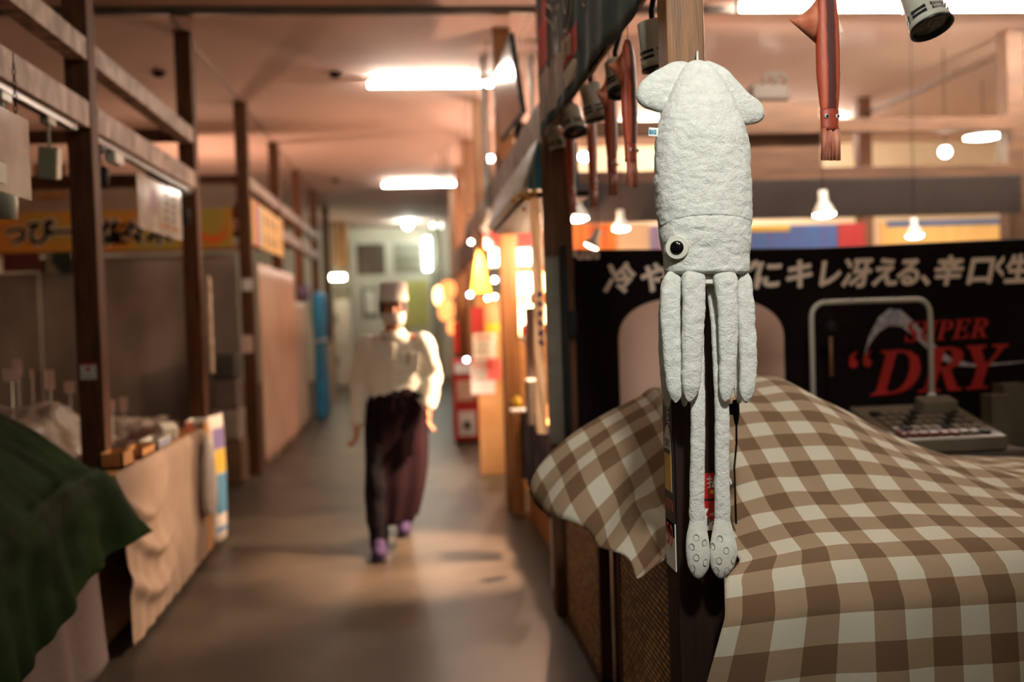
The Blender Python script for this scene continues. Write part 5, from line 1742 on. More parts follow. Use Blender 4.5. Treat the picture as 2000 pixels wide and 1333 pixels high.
def hand(mb, w_, down, fwd, side):
    """palm, four curled fingers of unequal length and a thumb"""
    d = Vector(down).normalized()
    f = (Vector(fwd) - d * Vector(fwd).dot(d)).normalized()   # palm edge direction (thumb side)
    s_ = d.cross(f) * side                                      # palm normal
    for k, off in enumerate((-0.028, -0.009, 0.010, 0.029)):
        mb.capsule(w_, w_ + d * 0.082 + f * off, 0.020, 0.013, 10)
    for k, (off, ln) in enumerate(((-0.031, 0.058), (-0.0105, 0.072), (0.010, 0.078), (0.031, 0.068))):
        a = w_ + d * 0.085 + f * off
        b = a + d * ln * 0.45 + s_ * 0.008
        c = b + d * ln * 0.33 + s_ * 0.018
        e = c + d * ln * 0.18 + s_ * 0.018
        mb.capsule(a, b, 0.0092, 0.0085, 10)
        mb.capsule(b, c, 0.0085, 0.0078, 10)
        mb.capsule(c, e, 0.0078, 0.0068, 10)
    a = w_ + d * 0.028 + f * 0.024
    b = a + d * 0.034 + f * 0.028 + s_ * 0.008
    c = b + d * 0.034 + f * 0.004 + s_ * 0.010
    mb.capsule(a, b, 0.013, 0.0105, 10)
    mb.capsule(b, c, 0.0105, 0.0085, 10)


hand(bd, J['wrR'] + Vector((0, -0.01, -0.012)), (-0.10, -0.12, -1), (0.25, -1, 0), 1)
hand(bd, J['wrL'] + Vector((0, -0.01, -0.012)), (-0.12, -0.25, -1), (-0.25, -1, 0), -1)
for a, b, c in (('hipR', 'knR', 'anR'), ('hipL', 'knL', 'anL')):
    bd.capsule(J[a], J[b], 0.085, 0.058, 14)
    bd.capsule(J[b], J[c], 0.056, 0.040, 14)
FT = {'anR': (P(742, 1103, 6.12), 0.0), 'anL': (P(790, 1052, 6.78), 0.10)}
for k, (toe, lift) in FT.items():
    an = J[k]
    bd.capsule(an + Vector((0, 0.02, -0.04)), Vector((toe.x, toe.y + 0.06, 0.05)), 0.038, 0.034, 12)
person = remeshed(bd, 'person', 0.006, M['skin'], smooth_it=3)
tag(person, 'person walking the aisle in white hat, mask, off-white jacket and long dark apron', 'person')

# eyes and brows on the face
for sx in (-1, 1):
    c = h + Vector((sx * 0.031, -0.0865, 0.010))
    MB().ball(c, (0.013, 0.006, 0.0055), 12).build('eye', mat('eye_sclera', s(190, 170, 156)), person, smooth=True)
    MB().ball(c + Vector((0, -0.004, -0.001)), (0.0055, 0.004, 0.0055), 10).build('iris', M['hair'], person, smooth=True)
    MB().capsule(c + Vector((-0.017, -0.006, 0.017)), c + Vector((0.017, -0.006, 0.018)), 0.0035, 0.003, 8).build('eyebrow', M['hair'], person, smooth=True)
# hair under the hat
mb = MB()
rs = []
for q in range(9):
    z = -0.062 + q * 0.016
    ring = []
    for k in range(25):
        a = math.radians(-38 + 256 * k / 24)
        ring.append(h + Vector((0.0835 * math.cos(a) * (0.94 + 0.015 * q if q < 4 else 1), 0.016 + 0.102 * math.sin(a) * (0.93 + 0.0175 * q if q < 4 else 1), z)))
    rs.append(ring)
mb.rings(rs, False, False, closed=False).build('hair', M['hair'], person, smooth=True, thick=0.010)
# hat
ht = P(769, 552, 6.45)
hb = h.z + 0.052
hc = Vector((h.x + 0.004, h.y + 0.014, 0))
prof = [(1.0, hb), (1.0, hb + 0.03), (0.985, hb + 0.032), (0.96, ht.z - 0.012), (0.93, ht.z - 0.002), (0.6, ht.z + 0.004), (0.02, ht.z + 0.004)]
mb = MB()
mb.rings([[Vector((hc.x + 0.090 * r * math.cos(a * math.pi / 20), hc.y + 0.106 * r * math.sin(a * math.pi / 20), z + 0.012 * math.sin(a * math.pi / 20) * (1 if r > 0.9 else 0))) for a in range(40)] for r, z in prof], False, True)
hat = mb.build('cook_hat', M['hat'], person, smooth=True)
MB().rings([[Vector((hc.x + 0.0915 * math.cos(a * math.pi / 20), hc.y + 0.1075 * math.sin(a * math.pi / 20), z + 0.012 * math.sin(a * math.pi / 20))) for a in range(40)] for z in (hb - 0.002, hb + 0.028)], False, False).build('hat_band', M['mask'], hat, smooth=True, thick=0.002)
# mask worn over mouth and chin
mb = MB()
rs = []
for q in range(9):
    t = q / 8
    z = -0.026 - 0.088 * t
    ring = []
    for k in range(21):
        a = math.radians(-90 - 78 + 156 * k / 20)
        bulge = 0.108 - 0.012 * t - (0.030 * max(0, t - 0.6) / 0.4)
        wd_ = 0.078 - 0.020 * max(0, t - 0.3)
        ring.append(h + Vector((wd_ * math.cos(a), bulge * math.sin(a) * 1.0, z + 0.014 * abs(math.cos(a)) * (t - 0.2))))
    rs.append(ring)
mk = mb.rings(rs, False, False, closed=False).build('face_mask', M['mask'], person, smooth=True, thick=0.003)
for sx in (-1, 1):
    MB().tube([h + Vector((sx * 0.074, -0.02, -0.035)), h + Vector((sx * 0.084, 0.0, -0.012)), h + Vector((sx * 0.086, 0.028, 0.004))], 0.002, 6).build('ear_loop', M['mask'], mk)

# jacket
jk = MB()
rows = [(648, 753, 787, 0.055), (656, 738, 802, 0.075), (668, 716, 824, 0.095), (690, 710, 831, 0.115), (720, 711, 830, 0.125), (745, 715, 829, 0.125), (768, 720, 830, 0.125), (790, 722, 830, 0.125)]
rs = []
for y, l, r, d in rows:
    L, R = P(l, y, 6.54), P(r, y, 6.54)
    c, ax = (L + R) / 2, (R - L) / 2
    rs.append([c + ax * math.copysign(abs(math.cos(a * math.pi / 16)) ** 0.85, math.cos(a * math.pi / 16)) + Vector((0, d * math.sin(a * math.pi / 16), 0)) for a in range(32)])
jk.rings(rs)
jk.capsule(J['shR'] + Vector((0, 0, -0.012)), J['elR'], 0.076, 0.062, 16)
jk.capsule(J['elR'], J['wrR'] + Vector((0, 0, 0.0)), 0.062, 0.044, 16)
jk.capsule(J['shL'] + Vector((0, 0, -0.012)), J['elL'], 0.076, 0.064, 16)
jk.capsule(J['elL'], J['wrL'], 0.064, 0.046, 16)
jacket = remeshed(jk, 'jacket', 0.009, M['shirt'], person, 5, wrinkle=0.011, wsc=8.0)
front = lambda px, py, off=0.0: P(px, py, 6.54 - 0.135 - off)
rs = []
for q in range(5):
    z = 0.0 + q * 0.012
    rs.append([J['neck0'] + Vector((0.066 * (1 + 0.05 * (4 - q)) * math.cos(a * math.pi / 14), 0.008 + 0.074 * (1 + 0.05 * (4 - q)) * math.sin(a * math.pi / 14), z - 0.055 + 0.015 * math.sin(a * math.pi / 14))) for a in range(28)])
MB().rings(rs, False, False).build('collar', M['shirt'], jacket, smooth=True, thick=0.006)
mb = MB()
rs = []
for q in range(13):
    y = 655 + q * 9
    dd = 6.54 - (0.10 if q == 0 else 0.128 if q > 2 else 0.118)
    rs.append([P(758, y, dd - 0.004), P(771, y, dd - 0.006), P(771, y, dd + 0.02), P(758, y, dd + 0.02)])
mb.rings(rs).build('placket', M['shirt'], jacket, smooth=False, bevel=0.003)
for q in range(4):
    c = P(765, 676 + q * 24, 6.54 - 0.135)
    MB().ball(c, (0.007, 0.004, 0.007), 10).build('button', M['mask'], jacket, smooth=True)
mb = MB()
mb.rings([[P(x, y, 6.54 - dd) for x, y in ((790, 690), (820, 690), (818, 728), (792, 730))] for dd in (0.105, 0.128)]).build('chest_pocket', M['shirt'], jacket, bevel=0.003)
MB().tube([P(797, 686, 6.54 - 0.132), P(797, 712, 6.54 - 0.132)], 0.005, 8).build('pen', M['ink'], jacket)

# apron
rows = [(757, 722, 829, 0.138), (775, 719, 832, 0.148), (810, 716, 835, 0.155), (850, 714, 837, 0.160), (900, 714, 835, 0.165), (950, 715, 830, 0.175), (985, 717, 824, 0.185), (1012, 719, 816, 0.19)]
mb = MB()
rs = []
na = 64
for i in range(50):
    y = 757 + (1012 - 757) * i / 49
    l, r, d = lerp_tab(rows, y)
    L, R = P(l, y, 6.56), P(r, y, 6.56)
    c, ax = (L + R) / 2, (R - L) / 2
    t = i / 49
    ring = []
    for k in range(na):
        a = 2 * math.pi * k / na
        f = 0.016 * t * math.sin(a * 9 + 2.0) + 0.012 * t * math.sin(a * 5 - 1) + 0.010 * noise.noise(Vector((math.cos(a) * 2, t * 4, math.sin(a) * 2)))
        p = c + ax * (1 + f / ax.length) * math.cos(a) + Vector((0, (d + f) * math.sin(a) - 0.05 * t, 0))
        p.z += t * (0.035 * math.cos(a))          # hem rises towards one side
        ring.append(p)
    rs.append(ring)
ap = mb.rings(rs, False, False).build('apron', M['apron'], person, smooth=True, thick=0.004)
rs = []
for y in (756, 762, 770, 776):
    l, r, d = lerp_tab(rows, y)
    L, R = P(l - 1, y, 6.56), P(r + 1, y, 6.56)
    c, ax = (L + R) / 2, (R - L) / 2
    rs.append([c + ax * math.cos(a * math.pi / 20) + Vector((0, (d + 0.004) * math.sin(a * math.pi / 20), 0)) for a in range(40)])
MB().rings(rs, False, False).build('waistband', M['apron'], ap, smooth=True, thick=0.006)
for dx in (-1, 1):
    p = P(775, 772, 6.56 - 0.158)
    MB().tube([p, p + Vector((dx * 0.02, -0.012, -0.02)), p + Vector((dx * 0.035, -0.008, -0.10)), p + Vector((dx * 0.03, -0.004, -0.16))], 0.006, 8, flat=0.5).build('apron_tie', M['apron'], ap, smooth=True)

# trousers and boots
for a, b, c in (('hipR', 'knR', 'anR'), ('hipL', 'knL', 'anL')):
    tr_ = MB()
    tr_.capsule(J[a], J[b], 0.096, 0.076, 16)
    tr_.capsule(J[b], J[c] + Vector((0, 0, 0.03)), 0.076, 0.062, 16)
    remeshed(tr_, 'trouser_leg', 0.010, M['trousers'], person, 4, wrinkle=0.008)
for k, (toe, lift) in FT.items():
    an = J[k]
    bt_ = MB()
    heel = Vector((an.x, an.y + 0.05, max(0.035, lift + 0.035)))
    tp_ = Vector((toe.x, toe.y + 0.045, 0.042))
    bt_.capsule(an + Vector((0, 0.01, 0.045)), an + Vector((0, 0.012, -0.03)), 0.054, 0.052, 16)
    bt_.capsule(heel + Vector((0, 0, 0.012)), tp_ + Vector((0, 0, 0.006)), 0.046, 0.044, 16)
    bt_.capsule(heel + Vector((0, -0.06, 0.03)), tp_.lerp(heel, 0.45) + Vector((0, 0, 0.035)), 0.046, 0.042, 14)
    sh = remeshed(bt_, 'boot', 0.008, M['shoe'], person, 4)
    d = (tp_ - heel)
    R = Matrix((Vector((1, 0, 0)), d.normalized(), Vector((1, 0, 0)).cross(d.normalized()))).transposed()
    MB().obox((heel + tp_) / 2 + Vector((0, 0, -0.030)), (0.084, d.length + 0.075, 0.018), R).build('sole', M['sole'], sh, bevel=0.008)

# ------------------------------------------------------------------ second stall on the plush squid side: awning, screen, counter
M['awn'] = mat('awning_grey', s(150, 148, 136), s(164, 162, 150), scale=4, rough=0.5)
M['teal'] = mat('awning_teal', s(24, 98, 106), s(30, 108, 116), rough=0.6)
M['gold'] = mat('gold_tinsel', s(200, 140, 60), s(226, 170, 84), scale=30, rough=0.35)
aw = empty('awning', (0.6, 6.2, 2.17), 'grey sloping awning with teal end panel over the second stall', 'awning')
MB().rings([[Vector((0.655, y, 2.395)), Vector((0.57, y, 2.165)), Vector((0.57, y, 2.135)), Vector((0.585, y, 2.135)), Vector((0.657, y, 2.37))] for y in (5.02, 7.42)]).build('sheet', M['awn'], aw)
MB().box((0.575, 5.02, 2.13), (0.600, 7.42, 2.15)).build('edge_bar', M['white'], aw)
mb = MB()
mb.rings([[Vector((x, y, z)) for x, z in ((0.582, 2.137), (0.86, 2.137), (0.86, 2.37), (0.658, 2.37), (0.584, 2.166))] for y in (5.035, 5.05)]).build('end_panel', M['teal'], aw)
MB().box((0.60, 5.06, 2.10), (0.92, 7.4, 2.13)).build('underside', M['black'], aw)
for k, (px, py, r) in enumerate(((1004, 390, 0.019), (1017, 381, 0.018), (1031, 386, 0.019), (1043, 376, 0.017), (1024, 409, 0.013))):
    c = P(px, py, 5.0)
    e = MB()
    e.lathe([(0.002, r * 0.9), (r * 0.8, r * 0.5), (r, 0), (r * 0.7, -r * 0.6), (0.002, -r * 0.9)], c, None, 9)
    e.tube([c + Vector((0, 0, r * 0.85)), Vector((c.x, c.y, 2.30)), Vector((c.x, 5.034, 2.30))], 0.002, 5)
    e = e.build('gold_ornament', M['gold'])
    tag(e, ['gold ornament hanging at the outer end of the teal awning panel', 'second gold ornament under the teal awning panel', 'third gold ornament under the teal awning panel',
            'gold ornament under the teal panel next to the dark timber post', 'small gold ornament hanging lowest under the teal panel'][k], 'ornament', 'gold ornaments under the awning')
# tilted screen
A, D, B, C_ = P(995, 64, 5.65), P(1021, 221, 5.65), P(961, 166, 6.9), P(978, 278, 6.9)
B = B + (A - D - (B - C_)) * 0.35
nrm = (B - A).cross(D - A).normalized()
if nrm.x > 0:
    nrm = -nrm
tv = empty('tilted_screen', (A + C_) / 2, 'black tilted screen mounted high over the awning, bright reflection on it', 'screen')
MB().rings([[A, B, C_, D], [p - nrm * 0.025 for p in (A, B, C_, D)]]).build('casing', M['black'], tv, bevel=0.004)
cen = (A + B + C_ + D) / 4
MB().rings([[cen + (p - cen) * 0.9 + nrm * 0.0015 for p in (A, B, C_, D)], [cen + (p - cen) * 0.9 for p in (A, B, C_, D)]]).build('glass', mat('screen_glass', s(30, 26, 31), s(40, 35, 41), rough=0.2, spec=0.45), tv)
MB().tube([cen - nrm * 0.02, cen - nrm * 0.10, (0.70, cen.y + 0.1, 2.585)], 0.02, 10).build('bracket', M['black'], tv)

c2 = empty('stall_counter', (1.1, 6.2, 0), 'counter of the second stall wrapped in navy cloth', 'counter')
MB().box((0.80, 5.12, 0.78), (1.5, 7.38, 0.82)).build('top', M['wood_l'], c2)
MB().box((0.815, 5.14, 0.0), (0.84, 7.36, 0.78)).build('front_panel', M['wood_l'], c2)
for y in (5.2, 7.3):
    MB().box((1.42, y - 0.03, 0), (1.48, y + 0.03, 0.78)).build('leg', M['wood_l'], c2)
M['navy'] = mat('navy_cloth', s(34, 38, 70), s(150, 140, 140), scale=3.2, rough=0.8, lo=0.52, hi=0.70, stretch=(1, 5, 0.8), detail=2)
drape('navy_skirt_cloth', 0.775, 0.775, 5.25, 7.36, 0.28, 0.80, M['navy'], 'navy patterned cloth hanging along the counter of the second stall', 0.012, 22, 'cloth')
tag(MB().box((0.70, 7.30, 0.0), (0.76, 7.42, 0.86)).build('wooden_bollard', M['wood_l'], bevel=0.004), 'short wooden upright at the far end of the navy cloth', 'post')
cb2 = empty('low_cabinet', (0.74, 5.16, 0), 'low white cabinet standing on the floor before the navy cloth', 'cabinet')
MB().box((0.69, 5.03, 0.02), (0.765, 5.24, 0.42)).build('body', M['foamw'], cb2, bevel=0.006)
MB().box((0.684, 5.045, 0.05), (0.69, 5.225, 0.40)).build('door', M['white'], cb2, bevel=0.002)
MB().box((0.69, 5.03, 0), (0.765, 5.24, 0.02)).build('plinth', M['black'], cb2)


def onc(name, px0, py0, px1, py1, Y, m, label, cat, round_=False, zb=0.82):
    X_0, X_1, Z0, Z1 = boxpt(px0, py0, px1, py1, Y)
    Z0 = zb
    if round_:
        r = (X_1 - X_0) / 2
        o = MB().lathe([(r * 0.9, Z0), (r, Z0 + 0.02), (r, Z1 - 0.03), (r * 0.5, Z1 - 0.005), (r * 0.45, Z1)], ((X_0 + X_1) / 2, Y + r, 0), None, 18, True, True).build(name, m, smooth=True)
    else:
        o = MB().box((X_0, Y, Z0), (X_1, Y + 0.12, Z1)).build(name, m, bevel=0.01)
    return tag(o, label, cat)


M['yellow'] = mat('yellow_plastic', s(222, 178, 30), s(232, 192, 50), rough=0.5)
onc('paper_pad', 999, 806, 1032, 836, 7.05, M['paper'], 'bright white paper pad on the far end of the navy counter', 'paper')
onc('yellow_bottle', 1003, 776, 1020, 806, 7.22, M['yellow'], 'yellow bottle standing behind the white paper pad', 'bottle', True)
onc('white_canister', 1046, 800, 1064, 845, 5.75, M['foamw'], 'white canister on the navy counter close to the timber post', 'canister', True)
onc('wire_basket', 1030, 742, 1056, 820, 6.0, mat('grey_mesh', s(80, 74, 66), s(120, 112, 100), scale=60), 'grey mesh basket on the navy counter', 'basket')
onc('grey_carton', 1030, 600, 1050, 740, 6.4, M['greycloth'], 'tall pinkish grey carton at the back of the navy counter', 'carton')
# the lamp that lights the aisle, and added lamps and unseen bare bulbs
M['key'] = lamp_mat('key_bulb', (1.0, 0.66, 0.36, 1), 60)


def beam(e, c, target, watts, deg, blend, col=(1.0, 0.70, 0.47)):
    """the beam of a reflector lamp, a child of that lamp"""
    l_ = bpy.data.lights.new('beam', 'SPOT')
    l_.energy = watts
    l_.color = col
    l_.spot_size = math.radians(deg)
    l_.spot_blend = blend
    l_.shadow_soft_size = 0.05
    o = bpy.data.objects.new('beam', l_)
    COL.objects.link(o)
    d = (Vector(target) - Vector(c)).normalized()
    o.parent = e
    o.matrix_parent_inverse = world_of(e).inverted()
    o.matrix_basis = Matrix.Translation(Vector(c) + d * 0.03) @ d.to_track_quat('-Z', 'Y').to_matrix().to_4x4()


c = (1.12, 6.6, 1.84)
e = clip_lamp(c, 'warm clip lamp under the awning that throws light across the aisle floor', M['key'], R=0.06, axis=(-0.80, -0.05, -0.60), to=(1.25, 6.6, CZ), thin=True)
beam(e, c, (-0.30, 6.42, 0.75), W_KEY * 0.55, 66, 0.5)
c = (1.08, 5.95, 1.90)
e = clip_lamp(c, 'added warm clip lamp under the awning close to the cream flag, for the floor pool', M['key'], R=0.05, axis=(-0.45, 0.05, -0.9), to=(1.12, 5.95, CZ), thin=True)  # second lamp, added to make the warm pool on the floor
beam(e, c, (0.08, 6.12, 0.0), W_KEY * 1.5, 50, 0.55, (1.0, 0.62, 0.42))
c = (0.60, 8.15, 2.2)
e = clip_lamp(c, 'added warm clip lamp above the yellow triangular sign at the aisle side', M['key'], R=0.05, axis=(-0.2, 0.6, -0.8), to=(0.70, 8.15, 2.379))  # lamp added to light the far floor and the triangular sign
beam(e, c, (0.40, 10.2, 0.0), W_KEY * 0.40, 66, 0.6)
M['bare'] = lamp_mat('fill_bulb', (1.0, 0.58, 0.38, 1), L_BARE)
for x, y, lab in ((1.05, 7.15, 'added warm bulb hidden under the awning at the back of the navy cloth counter'), (1.25, 11.0, 'added unseen warm bulb behind the mauve fascia past the triangular sign'), (1.25, 13.6, 'added unseen warm bulb over the stall with the orange lanterns'),
                  (-2.6, 12.6, 'added unseen warm bulb behind the pink curtain stall')):
    zb = 1.95 if y == 7.15 else 2.7
    zc_ = CZ
    e = empty('fill_bulb', (x, y, zb), lab, 'lamp', 'added fill bulbs in the stalls')  # bulbs put in for warm light on the ceiling and stalls
    MB().ball((x, y, zb), (0.035, 0.035, 0.045), 14).build('globe', M['bare'], e, smooth=True)
    MB().lathe([(0.018, 0.04), (0.02, 0.09), (0.008, 0.10)], (x, y, zb), None, 12, True, True).build('socket', M['ink'], e)
    MB().tube([(x, y, zb + 0.09), (x, y, zc_)], 0.004, 6).build('cord', M['ink'], e)
# vertical flag next to the timber post
X_0, X_1, Z0, Z1 = boxpt(1044, 436, 1064, 850, 5.03)
vf = tag(MB().grid(lambda i, j: Vector((X_0 + (X_1 - X_0) * i / 6, 5.06 + 0.01 * math.sin(j * 0.7 + i), Z0 + (2.13 - Z0) * j / 30)), 6, 30).build('vertical_flag', translucent(mat('flag_cloth', s(214, 184, 146), s(222, 194, 158), rough=0.9)), smooth=True),
         'narrow cream flag with small blue marks hanging before the dark timber post', 'flag')
bm_ = mat('blue_mark', s(44, 54, 110))
for q in range(6):
    z = P(1056, 575 + q * 19, 5.03).z
    MB().obox(((X_0 + X_1) / 2 + 0.008, 5.045, z), (0.022, 0.004, 0.03), Matrix.Rotation(0.5 * (-1) ** q, 3, 'Y')).build('blue_mark', bm_, vf)
# grey panel and black strip on the timber post
X_0, X_1, Z0, Z1 = boxpt(1068, 502, 1097, 868, 4.85)
tag(MB().box((X_0, 4.845, Z0), (X_1, 4.87, Z1)).build('metal_sheet', mat('galvanised', s(92, 82, 66), s(106, 95, 78), scale=12, rough=0.5), bevel=0.002), 'grey metal panel fixed on the dark timber post beside the banner', 'panel')
X_0, X_1, Z0, Z1 = boxpt(1097, 480, 1110, 900, 4.82)
o = empty('black_stand', ((X_0 + X_1) / 2, 4.82, 0), 'thin black stand between the timber post and the banner edge', 'stand')
MB().box((X_0 + 0.006, 4.80, 0), (X_1 + 0.006, 4.835, Z1)).build('pole', M['black'], o, bevel=0.004)
zc = P(1117, 630, 4.9)
MB().box((X_1 + 0.004, 4.79, zc.z - 0.06), (X_1 + 0.045, 4.83, zc.z + 0.06)).build('switch_box', M['black'], o, bevel=0.004)

# ------------------------------------------------------------------ third stall: lit showcase and signs
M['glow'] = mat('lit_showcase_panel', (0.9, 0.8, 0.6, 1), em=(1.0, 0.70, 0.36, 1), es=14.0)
M['lightbox'] = mat('lit_sign_panel', (0.9, 0.85, 0.8, 1), em=(1.0, 0.86, 0.72, 1), es=5.0)
Ysc = 8.35
sc_ = empty('lit_showcase', (0.98, Ysc, 0), 'brightly lit showcase with shelves seen between the two timber posts', 'showcase')
X_0, X_1, Z0, Z1 = boxpt(990, 534, 1062, 655, Ysc + 0.3)
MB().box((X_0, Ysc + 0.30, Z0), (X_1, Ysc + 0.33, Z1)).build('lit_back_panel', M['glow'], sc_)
MB().box((X_0 - 0.02, Ysc, 0), (X_1 + 0.02, Ysc + 0.34, Z0 - 0.05)).build('base_cabinet', M['wood_l'], sc_, bevel=0.006)
for x in (X_0 - 0.02, X_1):
    MB().box((x, Ysc, Z0 - 0.05), (x + 0.02, Ysc + 0.34, Z1 + 0.03)).build('side_panel', M['wood_l'], sc_)
MB().box((X_0 - 0.02, Ysc, Z1 + 0.03), (X_1 + 0.02, Ysc + 0.34, Z1 + 0.05)).build('top_panel', M['wood_l'], sc_)
zsh = [Z0, Z0 + (Z1 - Z0) * 0.5]
for z in zsh:
    MB().box((X_0, Ysc + 0.02, z - 0.012), (X_1, Ysc + 0.30, z)).build('shelf', M['white'], sc_)
jm = [mat('jar_' + n, s(*c), rough=0.35) for n, c in (('amber', (224, 150, 60)), ('red', (190, 50, 40)), ('cream', (236, 214, 170)), ('brown', (150, 90, 46)))]
for r, z in enumerate(zsh):
    for q in range(4):
        x = X_0 + (X_1 - X_0) * (q + 0.5) / 4
        e = empty('jar', (x, Ysc + 0.12, z), '%s jar, %s from the aisle on the %s shelf of the lit showcase' % (('amber', 'red', 'cream', 'brown')[(q + r) % 4], ORD[q], ('lower', 'upper')[r]), 'jar', 'jars in the lit showcase')
        MB().lathe([(0.026, 0), (0.03, 0.006), (0.03, 0.075), (0.022, 0.085)], (x, Ysc + 0.12, z), None, 14, True, True).build('glass', jm[(q + r) % 4], e, smooth=True)
        MB().lathe([(0.024, 0.085), (0.024, 0.10)], (x, Ysc + 0.12, z), None, 14, True, True).build('lid', M['white'], e, smooth=True)
X_0, X_1, Zb0, Zb1 = boxpt(958, 484, 1058, 520, 8.3)
o = empty('lightbox_sign', (X_0, 8.32, Zb0), 'glowing white lightbox sign right under the red sign band', 'sign')
MB().box((X_0, 8.32, Zb0), (X_1, 8.40, Zb1)).build('case', M['white'], o)
MB().box((X_0 + 0.01, 8.315, Zb0 + 0.01), (X_1 - 0.01, 8.32, Zb1 - 0.01)).build('lit_face', M['lightbox'], o)
X_0, X_1, Z0, Z1 = boxpt(946, 436, 1058, 484, 8.3)
tag(MB().box((X_0, 8.32, Zb1), (X_1, 8.40, Z1)).build('red_sign', mat('red_sign', s(214, 50, 46), s(226, 62, 56), rough=0.45), bevel=0.003), 'red sign band above the glowing white lightbox', 'sign')
for x in (X_0 + 0.02, X_1 - 0.06):
    tag(MB().box((x, 8.34, Z1), (x + 0.04, 8.38, CZ)).build('sign_hanger', M['steel']), 'steel hanger from the ceiling to the %s end of the red sign band' % ('aisle' if x < 0.8 else 'inner'), 'hanger', 'hangers of the red sign band')

# yellow triangular sign
Yt = 8.6
e = empty('triangular_sign', P(938, 572, Yt), 'yellow triangular sign with dark marks hanging at the aisle side', 'sign')
a, b, c = P(936, 488, Yt), P(920, 572, Yt), P(958, 570, Yt)
MB().rings([[a + Vector((-0.02, 0, 0)), a + Vector((0.02, 0, 0)), c, b], [p + Vector((0, 0.02, 0)) for p in (a + Vector((-0.02, 0, 0)), a + Vector((0.02, 0, 0)), c, b)]]).build('board', M['yellow'], e)
for px, py in ((936, 508), (930, 530), (942, 528), (928, 552), (938, 548), (948, 554)):
    p = P(px, py, Yt)
    MB().obox((p.x, Yt - 0.003, p.z), (0.020, 0.004, 0.024), Matrix.Rotation(0.6, 3, 'Y')).build('dark_mark', M['ink'], e)
MB().tube([a + Vector((0, 0.01, 0)), (a.x, a.y + 0.01, CZ)], 0.004, 6).build('cord', M['ink'], e)

# partition board with posters
Yp = 9.3
X_0, X_1, Z0, Z1 = boxpt(898, 575, 990, 900, Yp)
tag(MB().box((X_0 + 0.17, Yp, 0), (X_1, Yp + 0.04, Z1)).build('partition_board', mat('tan_board', s(190, 140, 90), s(206, 158, 106), scale=4, rough=0.6)), 'tan partition board that carries the posters of the third stall', 'board')
for x0, yy0, x1, yy1, col, nm, lab in ((920, 600, 945, 650, (176, 28, 34), 'poster', 'red poster on the tan partition board under the yellow triangular sign'),
                                    (947, 598, 975, 630, (222, 150, 110), 'poster', 'salmon poster next to the red one on the tan board'),
                                    (948, 632, 976, 648, (226, 180, 40), 'poster', 'narrow yellow poster below the salmon one'),
                                    (924, 652, 968, 702, (226, 216, 212), 'poster', 'white poster below the red one on the tan board'),
                                    (920, 706, 966, 770, (206, 196, 198), 'poster', 'large pale poster low on the tan partition board'),
                                    (950, 700, 978, 742, (216, 96, 96), 'poster', 'pinkish red poster beside the large pale one')):
    X_0, X_1, Z0, Z1 = boxpt(x0, yy0, x1, yy1, Yp)
    d = 0.002 if lab.startswith('pinkish') else 0.0
    o = MB().box((X_0, Yp - 0.006 - d, Z0), (X_1, Yp - d, Z1)).build(nm, mat('poster_print', s(*col), scale=10))
    tag(o, lab, 'poster', 'posters on the tan board')
    if col[0] > 200 and col[1] > 190:
        for q in range(3):
            MB().box((X_0 + 0.02, Yp - 0.0085, Z1 - 0.05 - q * 0.06), (X_1 - 0.03 - 0.02 * q, Yp - 0.006, Z1 - 0.03 - q * 0.06)).build('print_line', M['red'] if q == 0 else M['steel'], o)

# capsule machines
for k, (z0, z1, lab) in enumerate(((0.0, 0.44, 'red capsule machine with a white label standing on the floor'), (0.44, 0.98, 'red capsule machine with a clear window stacked on the lower one'))):
    e = empty('capsule_machine', (0.58, 11.6, z0), lab, 'vending machine', 'stacked capsule machines')
    X_0, X_1, _, _ = boxpt(886, 700, 936, 860, 11.6)
    MB().box((X_0, 11.6, z0), (X_1, 11.95, z1)).build('body', M['red'], e, bevel=0.01)
    if k == 0:
        MB().box((X_0 + 0.05, 11.592, z0 + 0.09), (X_1 - 0.05, 11.6, z1 - 0.06)).build('label', M['paper'], e)
        MB().lathe([(0.045, 0), (0.045, 0.02), (0.02, 0.03)], ((X_0 + X_1) / 2, 11.592, z0 + 0.22), Matrix.Rotation(math.pi / 2, 3, 'X'), 16, False, True).build('dial', M['umber'], e)
        MB().box((X_0, 11.58, z0), (X_1, 11.6, z0 + 0.04)).build('kick_plate', M['black'], e)
    else:
        MB().box((X_0 + 0.04, 11.592, z0 + 0.06), (X_1 - 0.05, 11.6, z1 - 0.24)).build('window', mat('window_print', s(214, 170, 140), s(226, 190, 160), scale=20, rough=0.2), e)
        MB().box((X_0 + 0.02, 11.59, z1 - 0.16), (X_1 - 0.02, 11.6, z1 - 0.04)).build('header', M['paper'], e)

